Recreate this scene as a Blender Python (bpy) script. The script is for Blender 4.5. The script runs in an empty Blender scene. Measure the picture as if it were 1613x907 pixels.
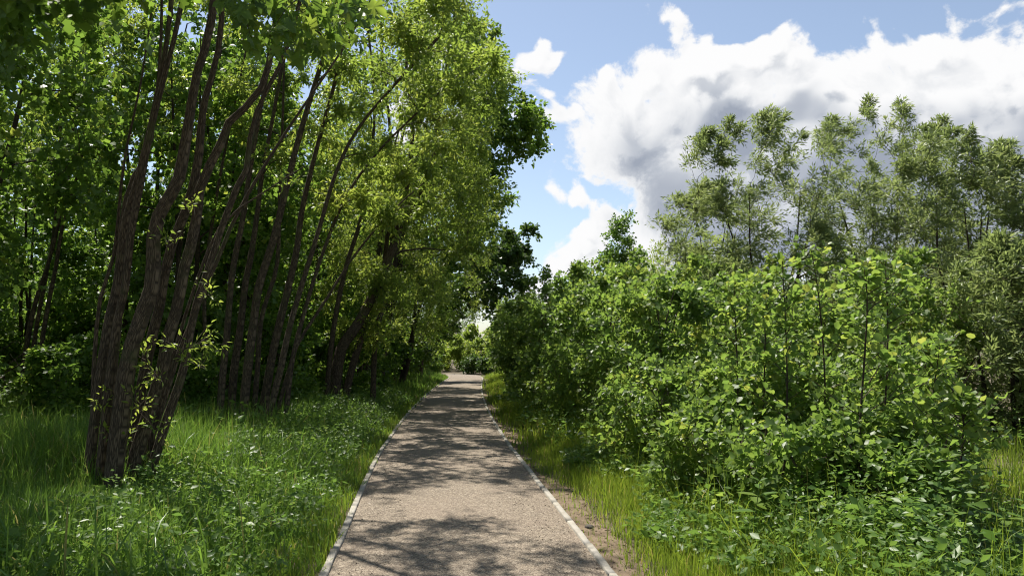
import bpy, math
import numpy as np
from mathutils import Matrix, Vector

rng = np.random.default_rng(11)
scene = bpy.context.scene
COL = scene.collection
R = math.radians

# ------------------------------------------------------------------ camera
F_PX, PW, PH = 1242.0, 1613.0, 907.0
PITCH = R(3.87)
CAM_H = 1.6
cam_d = bpy.data.cameras.new('camera')
cam_d.sensor_width = 36.0
cam_d.lens = 36.0 * F_PX / PW
cam_d.clip_start = 0.05
cam_d.clip_end = 3000
cam = bpy.data.objects.new('camera', cam_d)
cam.location = (0, 0, CAM_H)
cam.rotation_euler = (math.pi / 2 + PITCH, 0, 0)
COL.objects.link(cam)
scene.camera = cam

def ray(px, py):
    cx, cy = (px - PW / 2) / F_PX, (PH / 2 - py) / F_PX
    return np.array([cx, math.cos(PITCH) - math.sin(PITCH) * cy, math.sin(PITCH) + math.cos(PITCH) * cy])

def at(px, py, d):
    """point of the place that the photograph shows at (px, py), d metres ahead"""
    v = ray(px, py)
    return np.array([0, 0, CAM_H]) + v * (d / v[1])

# ------------------------------------------------------------------ light
SUN_EL, SUN_AZ = R(60), R(-30)          # azimuth from straight ahead (+Y), negative = to the left
SUN = np.array([math.sin(SUN_AZ) * math.cos(SUN_EL), math.cos(SUN_AZ) * math.cos(SUN_EL), math.sin(SUN_EL)])
sun_d = bpy.data.lights.new('sun', 'SUN')
sun_d.energy = 4.6
sun_d.angle = R(0.53)
sun_d.color = (1.0, 0.95, 0.86)
sun = bpy.data.objects.new('sun', sun_d)
sun.rotation_euler = Vector(SUN).to_track_quat('Z', 'Y').to_euler()
sun.location = (0, 0, 40)
COL.objects.link(sun)

scene.view_settings.view_transform = 'Standard'
scene.view_settings.look = 'None'
scene.view_settings.gamma = 1
scene.view_settings.exposure = 0.95
scene.view_settings.use_curve_mapping = False
scene.render.engine = 'CYCLES'
cy = scene.cycles
cy.max_bounces = 12
cy.diffuse_bounces = 9
cy.glossy_bounces = 2
cy.transmission_bounces = 8
cy.transparent_max_bounces = 4
cy.caustics_reflective = False
cy.caustics_refractive = False
cy.use_adaptive_sampling = True
cy.adaptive_threshold = 0.014
cy.use_denoising = True
cy.filter_width = 1.1
try:
    cy.denoiser = 'OPENIMAGEDENOISE'
    cy.denoising_input_passes = 'RGB_ALBEDO_NORMAL'
except Exception:
    pass

# ------------------------------------------------------------------ sky with cumulus
class NT:
    """small helper to write node trees as expressions"""
    def __init__(s, tree):
        s.t = tree
    def n(s, typ, **kw):
        nd = s.t.nodes.new(typ)
        for k, v in kw.items():
            setattr(nd, k, v)
        return nd
    def link(s, a, b):
        s.t.links.new(a, b)
    def put(s, sock, v):
        if isinstance(v, bpy.types.NodeSocket):
            s.t.links.new(v, sock)
        elif v is not None:
            sock.default_value = v
    def math(s, op, a, b=None, c=None, clamp=False):
        nd = s.n('ShaderNodeMath', operation=op, use_clamp=clamp)
        for i, v in enumerate((a, b, c)):
            s.put(nd.inputs[i], v)
        return nd.outputs[0]
    def vmath(s, op, a, b=None):
        nd = s.n('ShaderNodeVectorMath', operation=op)
        s.put(nd.inputs[0], a)
        s.put(nd.inputs[1], b)
        return nd.outputs['Value'] if op in ('DISTANCE', 'DOT_PRODUCT', 'LENGTH') else nd.outputs[0]
    def scale(s, a, f):
        nd = s.n('ShaderNodeVectorMath', operation='SCALE')
        s.put(nd.inputs[0], a)
        s.put(nd.inputs['Scale'], f)
        return nd.outputs[0]
    def mix(s, f, a, b, typ='RGBA', blend='MIX'):
        nd = s.n('ShaderNodeMix', data_type=typ, blend_type=blend) if typ == 'RGBA' else s.n('ShaderNodeMix', data_type=typ)
        o = 2 if typ == 'RGBA' else 0
        i = {'RGBA': (6, 7), 'FLOAT': (2, 3)}[typ]
        s.put(nd.inputs[0], f)
        s.put(nd.inputs[i[0]], a)
        s.put(nd.inputs[i[1]], b)
        return nd.outputs[o]
    def ramp(s, f, stops, interp='LINEAR'):
        nd = s.n('ShaderNodeValToRGB')
        nd.color_ramp.interpolation = interp
        e = nd.color_ramp.elements
        while len(e) < len(stops):
            e.new(0.5)
        for el, (p, c) in zip(e, stops):
            el.position = p
            el.color = (*c, 1) if len(c) == 3 else c
        s.put(nd.inputs[0], f)
        return nd.outputs[0]
    def noise(s, vec, scale, detail=4, rough=0.5, dist=0.0, out=0):
        nd = s.n('ShaderNodeTexNoise')
        s.put(nd.inputs['Vector'], vec)
        nd.inputs['Scale'].default_value = scale
        nd.inputs['Detail'].default_value = detail
        nd.inputs['Roughness'].default_value = rough
        nd.inputs['Distortion'].default_value = dist
        return nd.outputs[out]
    def voronoi(s, vec, scale, feature='F1', detail=0, rand=1.0, out=0):
        nd = s.n('ShaderNodeTexVoronoi', feature=feature)
        s.put(nd.inputs['Vector'], vec)
        nd.inputs['Scale'].default_value = scale
        if 'Detail' in nd.inputs:
            nd.inputs['Detail'].default_value = detail
        nd.inputs['Randomness'].default_value = rand
        return nd.outputs[out]
    def smooth(s, v, lo, hi):
        nd = s.n('ShaderNodeMapRange', interpolation_type='SMOOTHSTEP')
        s.put(nd.inputs[0], v)
        nd.inputs[1].default_value = lo
        nd.inputs[2].default_value = hi
        return nd.outputs[0]

# the cumulus bank: (px, py, radius) as seen from the path, turned into sky directions
BLOBS = [(1040, 112, 56), (965, 150, 70), (1105, 122, 62), (920, 160, 44), (912, 205, 52), (925, 255, 46), (1000, 220, 100), (1130, 180, 110),
         (1215, 110, 62), (1290, 150, 70), (1365, 105, 58), (1440, 150, 75), (1545, 115, 72), (1640, 90, 70),
         (1300, 230, 120), (1480, 240, 130), (1640, 220, 130), (1090, 310, 110), (1760, 120, 110),
         (838, 80, 28), (842, 125, 36), (866, 165, 36), (850, 250, 28), (885, 264, 20),
         (885, 318, 22), (910, 368, 46), (868, 402, 46), (960, 360, 50), (1040, 400, 80), (850, 460, 60),
         (1220, 350, 130), (1450, 370, 140), (1660, 360, 140)]

def cloud_group():
    g = bpy.data.node_groups.new('cloud_field', 'ShaderNodeTree')
    g.interface.new_socket('Vector', in_out='INPUT', socket_type='NodeSocketVector')
    g.interface.new_socket('Detail', in_out='INPUT', socket_type='NodeSocketFloat')
    g.interface.new_socket('Field', in_out='OUTPUT', socket_type='NodeSocketFloat')
    g.interface.new_socket('Body', in_out='OUTPUT', socket_type='NodeSocketFloat')
    t = NT(g)
    gi, go = t.n('NodeGroupInput'), t.n('NodeGroupOutput')
    p = t.vmath('NORMALIZE', gi.outputs[0])
    warp = t.noise(p, 8.0, 1, 0.5, out=1)
    warp = t.scale(t.vmath('SUBTRACT', warp, (0.5, 0.5, 0.5)), 0.07)
    q = t.vmath('ADD', p, warp)
    acc = None
    for bx, by, br in BLOBS:
        v = ray(bx, by); v = v / np.linalg.norm(v)
        d = t.vmath('DISTANCE', q, tuple(v))
        s_ = t.math('SUBTRACT', d, br / F_PX)
        acc = s_ if acc is None else t.math('SMOOTH_MIN', acc, s_, 0.05)
    inside = t.math('MULTIPLY_ADD', acc, -19.0, -0.08)
    # cloud elsewhere in the sky: the same kind of scattered cumulus
    gen = t.noise(t.vmath('ADD', p, (3.1, 1.7, 5.2)), 2.6, 2, 0.5)
    gen = t.math('MULTIPLY', t.math('SUBTRACT', gen, 0.60), 9.0)
    base = t.math('MAXIMUM', inside, gen)
    n1 = t.n('ShaderNodeTexNoise')
    t.link(q, n1.inputs['Vector']); n1.inputs['Scale'].default_value = 15.0
    n1.inputs['Roughness'].default_value = 0.60
    t.link(gi.outputs[1], n1.inputs['Detail'])
    bil = t.math('SUBTRACT', t.math('ABSOLUTE', t.math('MULTIPLY_ADD', t.noise(q, 15.0, 2.0, 0.5), 2.0, -1.0)), 0.22)
    f = t.math('MULTIPLY_ADD', bil, 1.1, base)
    f = t.math('MULTIPLY_ADD', t.math('SUBTRACT', n1.outputs[0], 0.5), 2.1, f)
    t.link(f, go.inputs[0])
    t.link(base, go.inputs[1])
    return g

world = bpy.data.worlds.new('World')
scene.world = world
world.use_nodes = True
wt = world.node_tree
wt.nodes.clear()
w = NT(wt)
sky = w.n('ShaderNodeTexSky', sky_type='NISHITA')
sky.sun_disc = False
sky.sun_elevation = SUN_EL
sky.sun_rotation = SUN_AZ
sky.altitude = 100
sky.air_density = 1.0
sky.dust_density = 0.6
sky.ozone_density = 2.0
geo = w.n('ShaderNodeTexCoord').outputs['Generated']
CG = cloud_group()
world.cycles.sampling_method = 'MANUAL'
world.cycles.sample_map_resolution = 256
def field(vec, det):
    nd = w.n('ShaderNodeGroup'); nd.node_tree = CG
    w.link(vec, nd.inputs[0]); nd.inputs[1].default_value = det
    return nd.outputs[0], nd.outputs[1]
f0, b0 = field(geo, 8.0)
f1, b1 = field(w.vmath('ADD', geo, tuple(SUN * 0.022)), 5.0)
f2, b2 = field(w.vmath('ADD', geo, tuple(SUN * 0.085)), 2.0)
alpha = w.smooth(f0, 0.05, 0.30)
rel = w.math('SUBTRACT', f1, f0)                      # less cloud towards the sun = lit side of a billow
belly = w.smooth(w.math('MULTIPLY_ADD', b2, 0.6, w.math('MULTIPLY', f2, 0.4)), 0.10, 0.95)
occ = w.math('MULTIPLY_ADD', belly, 0.80, w.math('MULTIPLY', w.smooth(rel, -0.25, 0.35), 0.46))
occ = w.math('MULTIPLY', occ, w.smooth(f0, 0.05, 0.9), clamp=True)
shade = w.ramp(occ, [(0.0, (0.97, 0.97, 0.975)), (0.25, (0.82, 0.835, 0.86)), (0.55, (0.53, 0.565, 0.63)), (1.0, (0.35, 0.39, 0.47))])
cloud_col = w.mix(1.0, shade, (0.525, 0.525, 0.525, 1), blend='MULTIPLY')
sky_col = w.mix(1.0, sky.outputs[0], (0.068, 0.072, 0.074, 1), blend='MULTIPLY')
hs_ = w.n('ShaderNodeHueSaturation'); hs_.inputs['Saturation'].default_value = 0.78; w.link(sky_col, hs_.inputs['Color']); sky_col = hs_.outputs[0]
updir = w.n('ShaderNodeSeparateXYZ'); w.link(geo, updir.inputs[0])
alpha = w.math('MULTIPLY', alpha, w.smooth(updir.outputs[2], -0.02, 0.03))
col = w.mix(alpha, sky_col, cloud_col)
bg = w.n('ShaderNodeBackground')
w.link(col, bg.inputs[0])
bg.inputs[1].default_value = 1.0
wo = w.n('ShaderNodeOutputWorld')
w.link(bg.outputs[0], wo.inputs[0])

# ------------------------------------------------------------------ materials
def new_mat(name):
    m = bpy.data.materials.new(name)
    m.use_nodes = True
    m.node_tree.nodes.clear()
    t = NT(m.node_tree)
    out = t.n('ShaderNodeOutputMaterial')
    return m, t, out

def leaf_mat(name, stops, trans=0.42, tcol=1.35, gloss=0.35, rough=0.42, objrand=False):
    """leaf: reflects a little, lets part of the light through; every leaf has its own tint"""
    m, t, out = new_mat(name)
    if objrand:
        r = t.n('ShaderNodeObjectInfo').outputs['Random']
    else:
        a = t.n('ShaderNodeAttribute', attribute_name='rnd')
        r = a.outputs['Fac']
    c = t.ramp(r, stops)
    p = t.n('ShaderNodeBsdfPrincipled')
    t.link(c, p.inputs['Base Color'])
    p.inputs['Roughness'].default_value = rough
    p.inputs['Specular IOR Level'].default_value = gloss
    hs = t.n('ShaderNodeHueSaturation')
    hs.inputs['Hue'].default_value = 0.488
    hs.inputs['Saturation'].default_value = 1.0
    hs.inputs['Value'].default_value = tcol * 1.62
    t.link(c, hs.inputs['Color'])
    tr = t.n('ShaderNodeBsdfTranslucent')
    t.link(hs.outputs[0], tr.inputs[0])
    mx = t.n('ShaderNodeMixShader')
    mx.inputs[0].default_value = trans
    t.link(p.outputs[0], mx.inputs[1])
    t.link(tr.outputs[0], mx.inputs[2])
    t.link(mx.outputs[0], out.inputs[0])
    return m

def G(*c):
    return c

MAPLE = [(0.0, G(0.065, 0.126, 0.018)), (0.5, G(0.095, 0.172, 0.023)), (0.9, G(0.130, 0.205, 0.026)), (1.0, G(0.170, 0.214, 0.029))]
WILLOW = [(0.0, G(0.104, 0.147, 0.043)), (0.5, G(0.141, 0.189, 0.054)), (1.0, G(0.190, 0.230, 0.079))]
SALLOW = [(0.0, G(0.111, 0.172, 0.026)), (0.5, G(0.148, 0.209, 0.031)), (1.0, G(0.202, 0.242, 0.040))]
ALDER = [(0.0, G(0.082, 0.146, 0.025)), (0.55, G(0.113, 0.183, 0.030)), (0.9, G(0.154, 0.211, 0.034)), (1.0, G(0.196, 0.226, 0.039))]
DARK = [(0.0, G(0.036, .075, 0.011)), (0.6, G(0.052, .10, 0.014)), (1.0, G(0.072, .125, 0.017))]  # leaf colour darkened to carry the backlit shade of the far maple
OAK = [(0.0, G(0.062, .125, 0.015)), (0.6, G(0.088, .16, 0.019)), (1.0, G(0.124, .19, 0.023))]
HERB = [(0.0, G(0.065, 0.132, 0.023)), (0.6, G(0.095, 0.169, 0.028)), (1.0, G(0.140, 0.197, 0.037))]
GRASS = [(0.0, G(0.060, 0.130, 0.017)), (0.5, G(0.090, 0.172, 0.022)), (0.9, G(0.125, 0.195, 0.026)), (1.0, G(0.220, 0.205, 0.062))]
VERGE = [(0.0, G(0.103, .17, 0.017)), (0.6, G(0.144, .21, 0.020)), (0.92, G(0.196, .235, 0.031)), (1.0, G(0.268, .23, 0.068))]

M = {
    'maple': leaf_mat('maple_leaf', MAPLE, 0.46),
    'willow': leaf_mat('willow_leaf', WILLOW, 0.44, gloss=0.45),
    'sallow': leaf_mat('sallow_leaf', SALLOW, 0.54),
    'alder': leaf_mat('alder_leaf', ALDER, 0.50, gloss=0.4, rough=0.45),
    'dark': leaf_mat('dark_backlit_leaf', DARK, 0.34),
    'oak': leaf_mat('oak_leaf', OAK, 0.46),
    'herb': leaf_mat('herb_leaf', HERB, 0.40, gloss=0.28),
    'grass': leaf_mat('grass_blade', GRASS, 0.42, gloss=0.4),
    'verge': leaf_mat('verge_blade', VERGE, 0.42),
    'alder_one': leaf_mat('alder_leaf_single', ALDER, 0.52, gloss=0.4, rough=0.45, objrand=True),
    'maple_one': leaf_mat('maple_leaf_single', MAPLE, 0.46, objrand=True),
}

def bark_mat(name, dark, light, scale=1.0, bump=0.6):
    m, t, out = new_mat(name)
    uv = t.n('ShaderNodeUVMap', uv_map='UVMap').outputs[0]
    mp = t.n('ShaderNodeMapping')
    mp.inputs['Scale'].default_value = (26 * scale, 4.0 * scale, 1)
    t.link(uv, mp.inputs[0])
    obj = t.n('ShaderNodeTexCoord').outputs['Object']
    ridg = t.voronoi(mp.outputs[0], 2.2, 'DISTANCE_TO_EDGE')
    ridg = t.smooth(ridg, 0.0, 0.28)
    n1 = t.noise(mp.outputs[0], 3.0, 6, 0.65, 0.6)
    h = t.math('MULTIPLY_ADD', ridg, 0.55, t.math('MULTIPLY', n1, 0.6))
    n2 = t.noise(obj, 2.3, 4, 0.6)
    c = t.ramp(h, [(0.15, dark), (0.55, tuple((a + b) / 2 for a, b in zip(dark, light))), (0.95, light)])
    moss = t.math('MULTIPLY', t.smooth(n2, 0.54, 0.70), 0.55)
    c = t.mix(moss, c, (0.075, 0.085, 0.03, 1))
    p = t.n('ShaderNodeBsdfPrincipled')
    t.link(c, p.inputs['Base Color'])
    p.inputs['Roughness'].default_value = 0.9
    p.inputs['Specular IOR Level'].default_value = 0.2
    b = t.n('ShaderNodeBump')
    b.inputs['Strength'].default_value = bump
    b.inputs['Distance'].default_value = 0.02
    t.link(h, b.inputs['Height'])
    t.link(b.outputs[0], p.inputs['Normal'])
    t.link(p.outputs[0], out.inputs[0])
    return m

M['bark'] = bark_mat('furrowed_bark', (.018, .0135, .009), (.165, .122, .077))
M['bark_dark'] = bark_mat('dark_bark', (.018, .014, .010), (.10, .074, .05), 1.2)
M['twig'] = bark_mat('twig_bark', (.04, .03, .02), (.11, .085, .06), 1.0, 0.2)

def path_mat():
    m, t, out = new_mat('chipped_path')
    obj = t.n('ShaderNodeTexCoord').outputs['Object']
    cell = t.voronoi(obj, 105.0, 'F1', out=1)
    cd = t.voronoi(obj, 105.0, 'F1', out=0)
    sep = t.n('ShaderNodeSeparateXYZ'); t.link(cell, sep.inputs[0])
    chip = t.ramp(sep.outputs[0], [(0.0, (.13, .10, .075)), (0.35, (.215, .17, .125)), (0.75, (.29, .235, .17)), (1.0, (.39, .325, .245))])
    gap = t.smooth(cd, 0.42, 0.75)
    chip = t.mix(t.math('MULTIPLY', gap, 0.7), chip, (.07, .055, .042, 1))
    c2 = t.voronoi(obj, 58.0, 'F1', out=1)
    s2 = t.n('ShaderNodeSeparateXYZ'); t.link(c2, s2.inputs[0])
    chip = t.mix(t.math('MULTIPLY', t.smooth(s2.outputs[1], 0.62, 0.8), 0.4), chip, (.085, .068, .05, 1))
    chip = t.mix(t.math('MULTIPLY', t.smooth(s2.outputs[2], 0.75, 0.9), 0.3), chip, (.50, .43, .33, 1))
    big = t.noise(obj, 0.9, 5, 0.6)
    mid = t.noise(obj, 5.0, 5, 0.65)
    chip = t.mix(t.math('MULTIPLY', t.smooth(big, 0.42, 0.7), 0.35), chip, (.24, .185, .14, 1))
    chip = t.mix(t.math('MULTIPLY', t.smooth(mid, 0.5, 0.75), 0.35), chip, (.17, .14, .11, 1))
    p = t.n('ShaderNodeBsdfPrincipled')
    t.link(chip, p.inputs['Base Color'])
    p.inputs['Roughness'].default_value = 0.85
    p.inputs['Specular IOR Level'].default_value = 0.25
    b = t.n('ShaderNodeBump')
    b.inputs['Strength'].default_value = 0.8
    b.inputs['Distance'].default_value = 0.008
    t.link(t.math('SUBTRACT', 1.0, cd), b.inputs['Height'])
    t.link(b.outputs[0], p.inputs['Normal'])
    t.link(p.outputs[0], out.inputs[0])
    return m

def simple_noise_mat(name, stops, scale, rough=0.9, bump=0.3, bscale=60, bdist=0.01, objrand=0.0):
    m, t, out = new_mat(name)
    tc = t.n('ShaderNodeTexCoord').outputs['Object']
    oi = t.n('ShaderNodeObjectInfo')
    vec = t.vmath('ADD', tc, t.scale(oi.outputs['Location'], 1.0))
    n = t.noise(vec, scale, 7, 0.65)
    if objrand:
        n = t.math('MULTIPLY_ADD', t.math('SUBTRACT', oi.outputs['Random'], 0.5), objrand, n)
    c = t.ramp(n, stops)
    p = t.n('ShaderNodeBsdfPrincipled')
    t.link(c, p.inputs['Base Color'])
    p.inputs['Roughness'].default_value = rough
    p.inputs['Specular IOR Level'].default_value = 0.25
    b = t.n('ShaderNodeBump')
    b.inputs['Strength'].default_value = bump
    b.inputs['Distance'].default_value = bdist
    t.link(t.noise(vec, bscale, 5, 0.6), b.inputs['Height'])
    t.link(b.outputs[0], p.inputs['Normal'])
    t.link(p.outputs[0], out.inputs[0])
    return m

M['path'] = path_mat()
M['kerb'] = simple_noise_mat('concrete_edging', [(0.25, (.20, .175, .14)), (0.5, (.31, .285, .24)), (0.75, (.37, .345, .30))], 5.0, 0.85, 0.4, 90, 0.004, 0.12)
M['soil'] = simple_noise_mat('soil', [(0.3, (.05, .042, .028)), (0.5, (.10, .08, .052)), (0.62, (.15, .12, .08)), (0.75, (.07, .085, .03))], 1.6, 0.95, 0.6, 40, 0.03)
M['bare'] = simple_noise_mat('bare_verge_soil', [(0.3, (.09, .064, .04)), (0.5, (.17, .125, .08)), (0.7, (.25, .19, .13))], 6.0, 0.95, 0.8, 70, 0.02)
M['chip'] = simple_noise_mat('loose_chip', [(0.3, (.10, .078, .055)), (0.5, (.22, .175, .13)), (0.7, (.36, .30, .225))], 35.0, 0.85, 0.1, 90, 0.002)
M['stone'] = simple_noise_mat('dark_stone', [(0.3, (.04, .035, .03)), (0.7, (.14, .12, .1))], 12.0, 0.9, 0.4, 80, 0.005)
M['litter'] = leaf_mat('dry_leaf', [(0, (.10, .065, .035)), (0.6, (.2, .14, .08)), (1, (.3, .24, .15))], 0.2, tcol=0.8)

# ------------------------------------------------------------------ mesh helpers
def link(o, parent=None):
    COL.objects.link(o)
    if parent is not None:
        o.parent = parent
    return o

def mesh_np(name, V, faces, mat, rnd=None, uv=None, smooth=False):
    """V (n,3); faces (k,3) or (k,4) int array, or a list of both; rnd per face"""
    if not isinstance(faces, (list, tuple)):
        faces = [faces]
    me = bpy.data.meshes.new(name)
    V = np.ascontiguousarray(V, dtype=np.float32)
    me.vertices.add(len(V))
    me.vertices.foreach_set('co', V.ravel())
    idx = np.concatenate([f.ravel() for f in faces]).astype(np.int32)
    cnt = np.concatenate([np.full(len(f), f.shape[1]) for f in faces]).astype(np.int32)
    st = np.concatenate([[0], np.cumsum(cnt)[:-1]]).astype(np.int32)
    me.loops.add(len(idx))
    me.loops.foreach_set('vertex_index', idx)
    me.polygons.add(len(cnt))
    me.polygons.foreach_set('loop_start', st)
    me.polygons.foreach_set('loop_total', cnt)
    if smooth:
        me.polygons.foreach_set('use_smooth', np.ones(len(cnt), dtype=bool))
    if rnd is not None:
        a = me.attributes.new('rnd', 'FLOAT', 'FACE')
        a.data.foreach_set('value', np.ascontiguousarray(rnd, dtype=np.float32))
    if uv is not None:
        l = me.uv_layers.new(name='UVMap')
        l.data.foreach_set('uv', np.ascontiguousarray(uv[idx], dtype=np.float32).ravel())
    me.update(calc_edges=True)
    me.materials.append(mat)
    return me

def unit(a):
    return a / np.maximum(np.linalg.norm(a, axis=-1, keepdims=True), 1e-9)

def catmull(P, n):
    P = np.asarray(P, float)
    Q = np.vstack([2 * P[0] - P[1], P, 2 * P[-1] - P[-2]])
    seg = len(P) - 1
    t = np.linspace(0, seg, n)
    i = np.minimum(t.astype(int), seg - 1)
    u = (t - i)[:, None]
    p0, p1, p2, p3 = Q[i], Q[i + 1], Q[i + 2], Q[i + 3]
    return 0.5 * ((2 * p1) + (-p0 + p2) * u + (2 * p0 - 5 * p1 + 4 * p2 - p3) * u**2 + (-p0 + 3 * p1 - 3 * p2 + p3) * u**3)

class Buf:
    """collects tubes for one mesh"""
    def __init__(s):
        s.V, s.F, s.UV, s.n = [], [], [], 0
    def tube(s, P, r, sides=6, rough=0.0, cap=True):
        P = np.asarray(P, float)
        r = np.broadcast_to(np.asarray(r, float), (len(P),))
        T = unit(np.gradient(P, axis=0))
        ref = np.array([0.31, 0.95, 0.05]) if abs(T[0, 1]) < 0.9 else np.array([1.0, 0, 0])
        U = unit(np.cross(T, ref)); W = np.cross(T, U)
        a = np.linspace(0, 2 * np.pi, sides, endpoint=False)
        rr = np.repeat(r[:, None], sides, 1)
        if rough:
            k = rng.normal(0, 1, (len(P), sides))
            k = (k + np.roll(k, 1, 0) + np.roll(k, 1, 1)) / 2
            rr = rr * (1 + rough * k)
        ring = P[:, None, :] + rr[..., None] * (np.cos(a)[None, :, None] * U[:, None, :] + np.sin(a)[None, :, None] * W[:, None, :])
        L = np.concatenate([[0], np.cumsum(np.linalg.norm(np.diff(P, axis=0), axis=1))])
        uv = np.zeros((len(P), sides, 2))
        uv[..., 0] = np.abs(np.linspace(-1, 1, sides))[None, :] * max(r.max(), .01) * 3.1
        uv[..., 1] = L[:, None]
        m = len(P)
        i = np.arange(m - 1)[:, None] * sides
        j = np.arange(sides)[None, :]
        j2 = (j + 1) % sides
        q = np.stack([i + j, i + j2, i + sides + j2, i + sides + j], -1).reshape(-1, 4) + s.n
        s.V.append(ring.reshape(-1, 3)); s.UV.append(uv.reshape(-1, 2)); s.F.append(q)
        s.n += m * sides
    def mesh(s, name, mat, origin=(0, 0, 0), smooth=True):
        return mesh_np(name, np.vstack(s.V) - np.asarray(origin), np.vstack(s.F), mat, uv=np.vstack(s.UV), smooth=smooth)

# leaf outlines: (along, across, lift), triangles
def fan(outline, lift):
    pts = np.array([(a, b, lift * (abs(b) * 2)) for a, b in outline], float)
    return pts
TEMPL = {}
TEMPL['diamond'] = (np.array([(0, 0, 0), (.45, .5, .10), (1, 0, -.06), (.45, -.5, .10)]), np.array([(0, 1, 2), (0, 2, 3)]))
TEMPL['lance'] = (np.array([(0, 0, 0), (.35, .5, .25), (1, 0, -.10), (.35, -.5, .25)]), np.array([(0, 1, 2), (0, 2, 3)]))
_al = [(0, 0, 0), (.18, .36, .05), (.6, .52, .10), (.93, .3, .04), (.95, 0, -.02), (.93, -.3, .04), (.6, -.52, .10), (.18, -.36, .05)]
TEMPL['round'] = (np.array(_al), np.array([(0, 1, 2), (0, 2, 3), (0, 3, 4), (0, 4, 5), (0, 5, 6), (0, 6, 7)]))
TEMPL['oval'] = (np.array([(0, 0, 0), (.3, .45, .1), (.75, .38, .06), (1, 0, -.05), (.75, -.38, .06), (.3, -.45, .1)]),
                 np.array([(0, 1, 2), (0, 2, 3), (0, 3, 4), (0, 4, 5)]))
_mp = [(.28, 0, 0), (0, 0, 0), (.02, .32, .04), (.30, .26, .03), (.33, .60, .02), (.50, .40, .05), (.62, .52, .0), (.60, .22, .05), (.80, .20, .0), (1, 0, -.08)]
_mp = _mp + [(a, -b, c) for a, b, c in _mp[2:9][::-1]]
TEMPL['maple'] = (np.array(_mp), np.array([(0, i, i + 1) for i in range(1, len(_mp) - 1)] + [(0, len(_mp) - 1, 1)]))
TEMPL['star'] = (np.array([(0, 0, 0), (.12, .42, .05), (.40, .22, .04), (.62, .5, 0), (1, 0, -.08), (.62, -.5, 0), (.40, -.22, .04), (.12, -.42, .05)]),
                 np.array([(0, 1, 2), (0, 2, 6), (2, 3, 4), (2, 4, 6), (6, 4, 5), (0, 6, 7)]))

def leaves(P, A, N, L, W, templ):
    T, F = TEMPL[templ]
    A = unit(A); S = unit(np.cross(A, N)); N = np.cross(S, A)
    V = P[:, None, :] + (T[None, :, 0, None] * L[:, None, None]) * A[:, None, :] \
        + (T[None, :, 1, None] * W[:, None, None]) * S[:, None, :] + (T[None, :, 2, None] * W[:, None, None]) * N[:, None, :]
    FF = (F[None] + (np.arange(len(P)) * len(T))[:, None, None]).reshape(-1, 3)
    return V.reshape(-1, 3), FF, len(F)

def rand_unit(n):
    return unit(rng.normal(size=(n, 3)))

# ------------------------------------------------------------------ path course and ground height
_pc = np.array([(1.55, -14), (0.86, -6), (0.27, 0), (-0.29, 5.4), (-0.99, 12.2), (-1.60, 20.3), (-2.12, 30), (-2.5, 40), (-2.75, 47),
                (-3.6, 51.5), (-6.2, 54.6), (-11, 56.6), (-20, 58)])
PATH = catmull(_pc, 400)
PHALF = 0.95
_pt = unit(np.gradient(PATH, axis=0))
PNORM = np.stack([_pt[:, 1], -_pt[:, 0]], 1)          # points to the right of the walking direction

def gz(x, y):
    x = np.asarray(x, float); y = np.asarray(y, float)
    z = -0.0145 * np.clip(y - 10, 0, 45)
    px = np.interp(y, _pc[:9, 1], _pc[:9, 0])
    off = np.abs(x - px) - 1.1
    k = np.clip(off / 1.5, 0, 1)
    bump = 0.05 * np.sin(0.9 * x + 1.3) * np.sin(0.7 * y + .4) + 0.03 * np.sin(2.1 * x + 0.5 * y)
    return z + k * bump * np.clip(1 - (np.abs(y) - 50) / 60, 0, 1)

def path_side(x, y):
    """signed distance from the path's middle line (right positive)"""
    d = np.stack([x, y], -1)[:, None, :] - PATH[None, ::4, :]
    dd = (d**2).sum(-1)
    i = dd.argmin(1)
    nn = PNORM[::4][i]
    dv = d[np.arange(len(x)), i]
    return np.sign((dv * nn).sum(1)) * np.sqrt(dd[np.arange(len(x)), i])

def tag(o, label=None, cat=None, group=None, kind=None):
    if label: o['label'] = label
    if cat: o['category'] = cat
    if group: o['group'] = group
    if kind: o['kind'] = kind
    return o

def grid_mesh(name, X, Y, Z, mat):
    n, m = X.shape
    V = np.stack([X, Y, Z], -1).reshape(-1, 3)
    i = np.arange(n - 1)[:, None] * m + np.arange(m - 1)[None]
    F = np.stack([i, i + 1, i + m + 1, i + m], -1).reshape(-1, 4)
    return mesh_np(name, V, F, mat, smooth=True)

# ground: one sheet out to the horizon
gx = np.concatenate([[-1500, -700, -300, -150, -90, -60], np.linspace(-42, 42, 121), [60, 90, 150, 300, 700, 1500]])
gy = np.concatenate([[-1500, -600, -200, -80, -40], np.linspace(-16, 80, 121), [100, 140, 200, 400, 800, 1500]])
X, Y = np.meshgrid(gx, gy)
ground = link(bpy.data.objects.new('ground', grid_mesh('ground', X, Y, gz(X, Y) - 0.03, M['soil'])))
tag(ground, 'dark earth ground under the grass and trees', kind='structure')

# path strip, slightly cambered
s = np.linspace(-PHALF, PHALF, 9)
PX = PATH[:, 0:1] + PNORM[:, 0:1] * s; PY = PATH[:, 1:2] + PNORM[:, 1:2] * s
PZ = gz(PATH[:, 0], PATH[:, 1])[:, None] + 0.012 * (1 - (s / PHALF)**2)[None] + 0.004
path = link(bpy.data.objects.new('footpath', grid_mesh('footpath', PX, PY, PZ, M['path'])))
tag(path, 'beige stone chip footpath running between concrete edgings', kind='structure')

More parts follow.
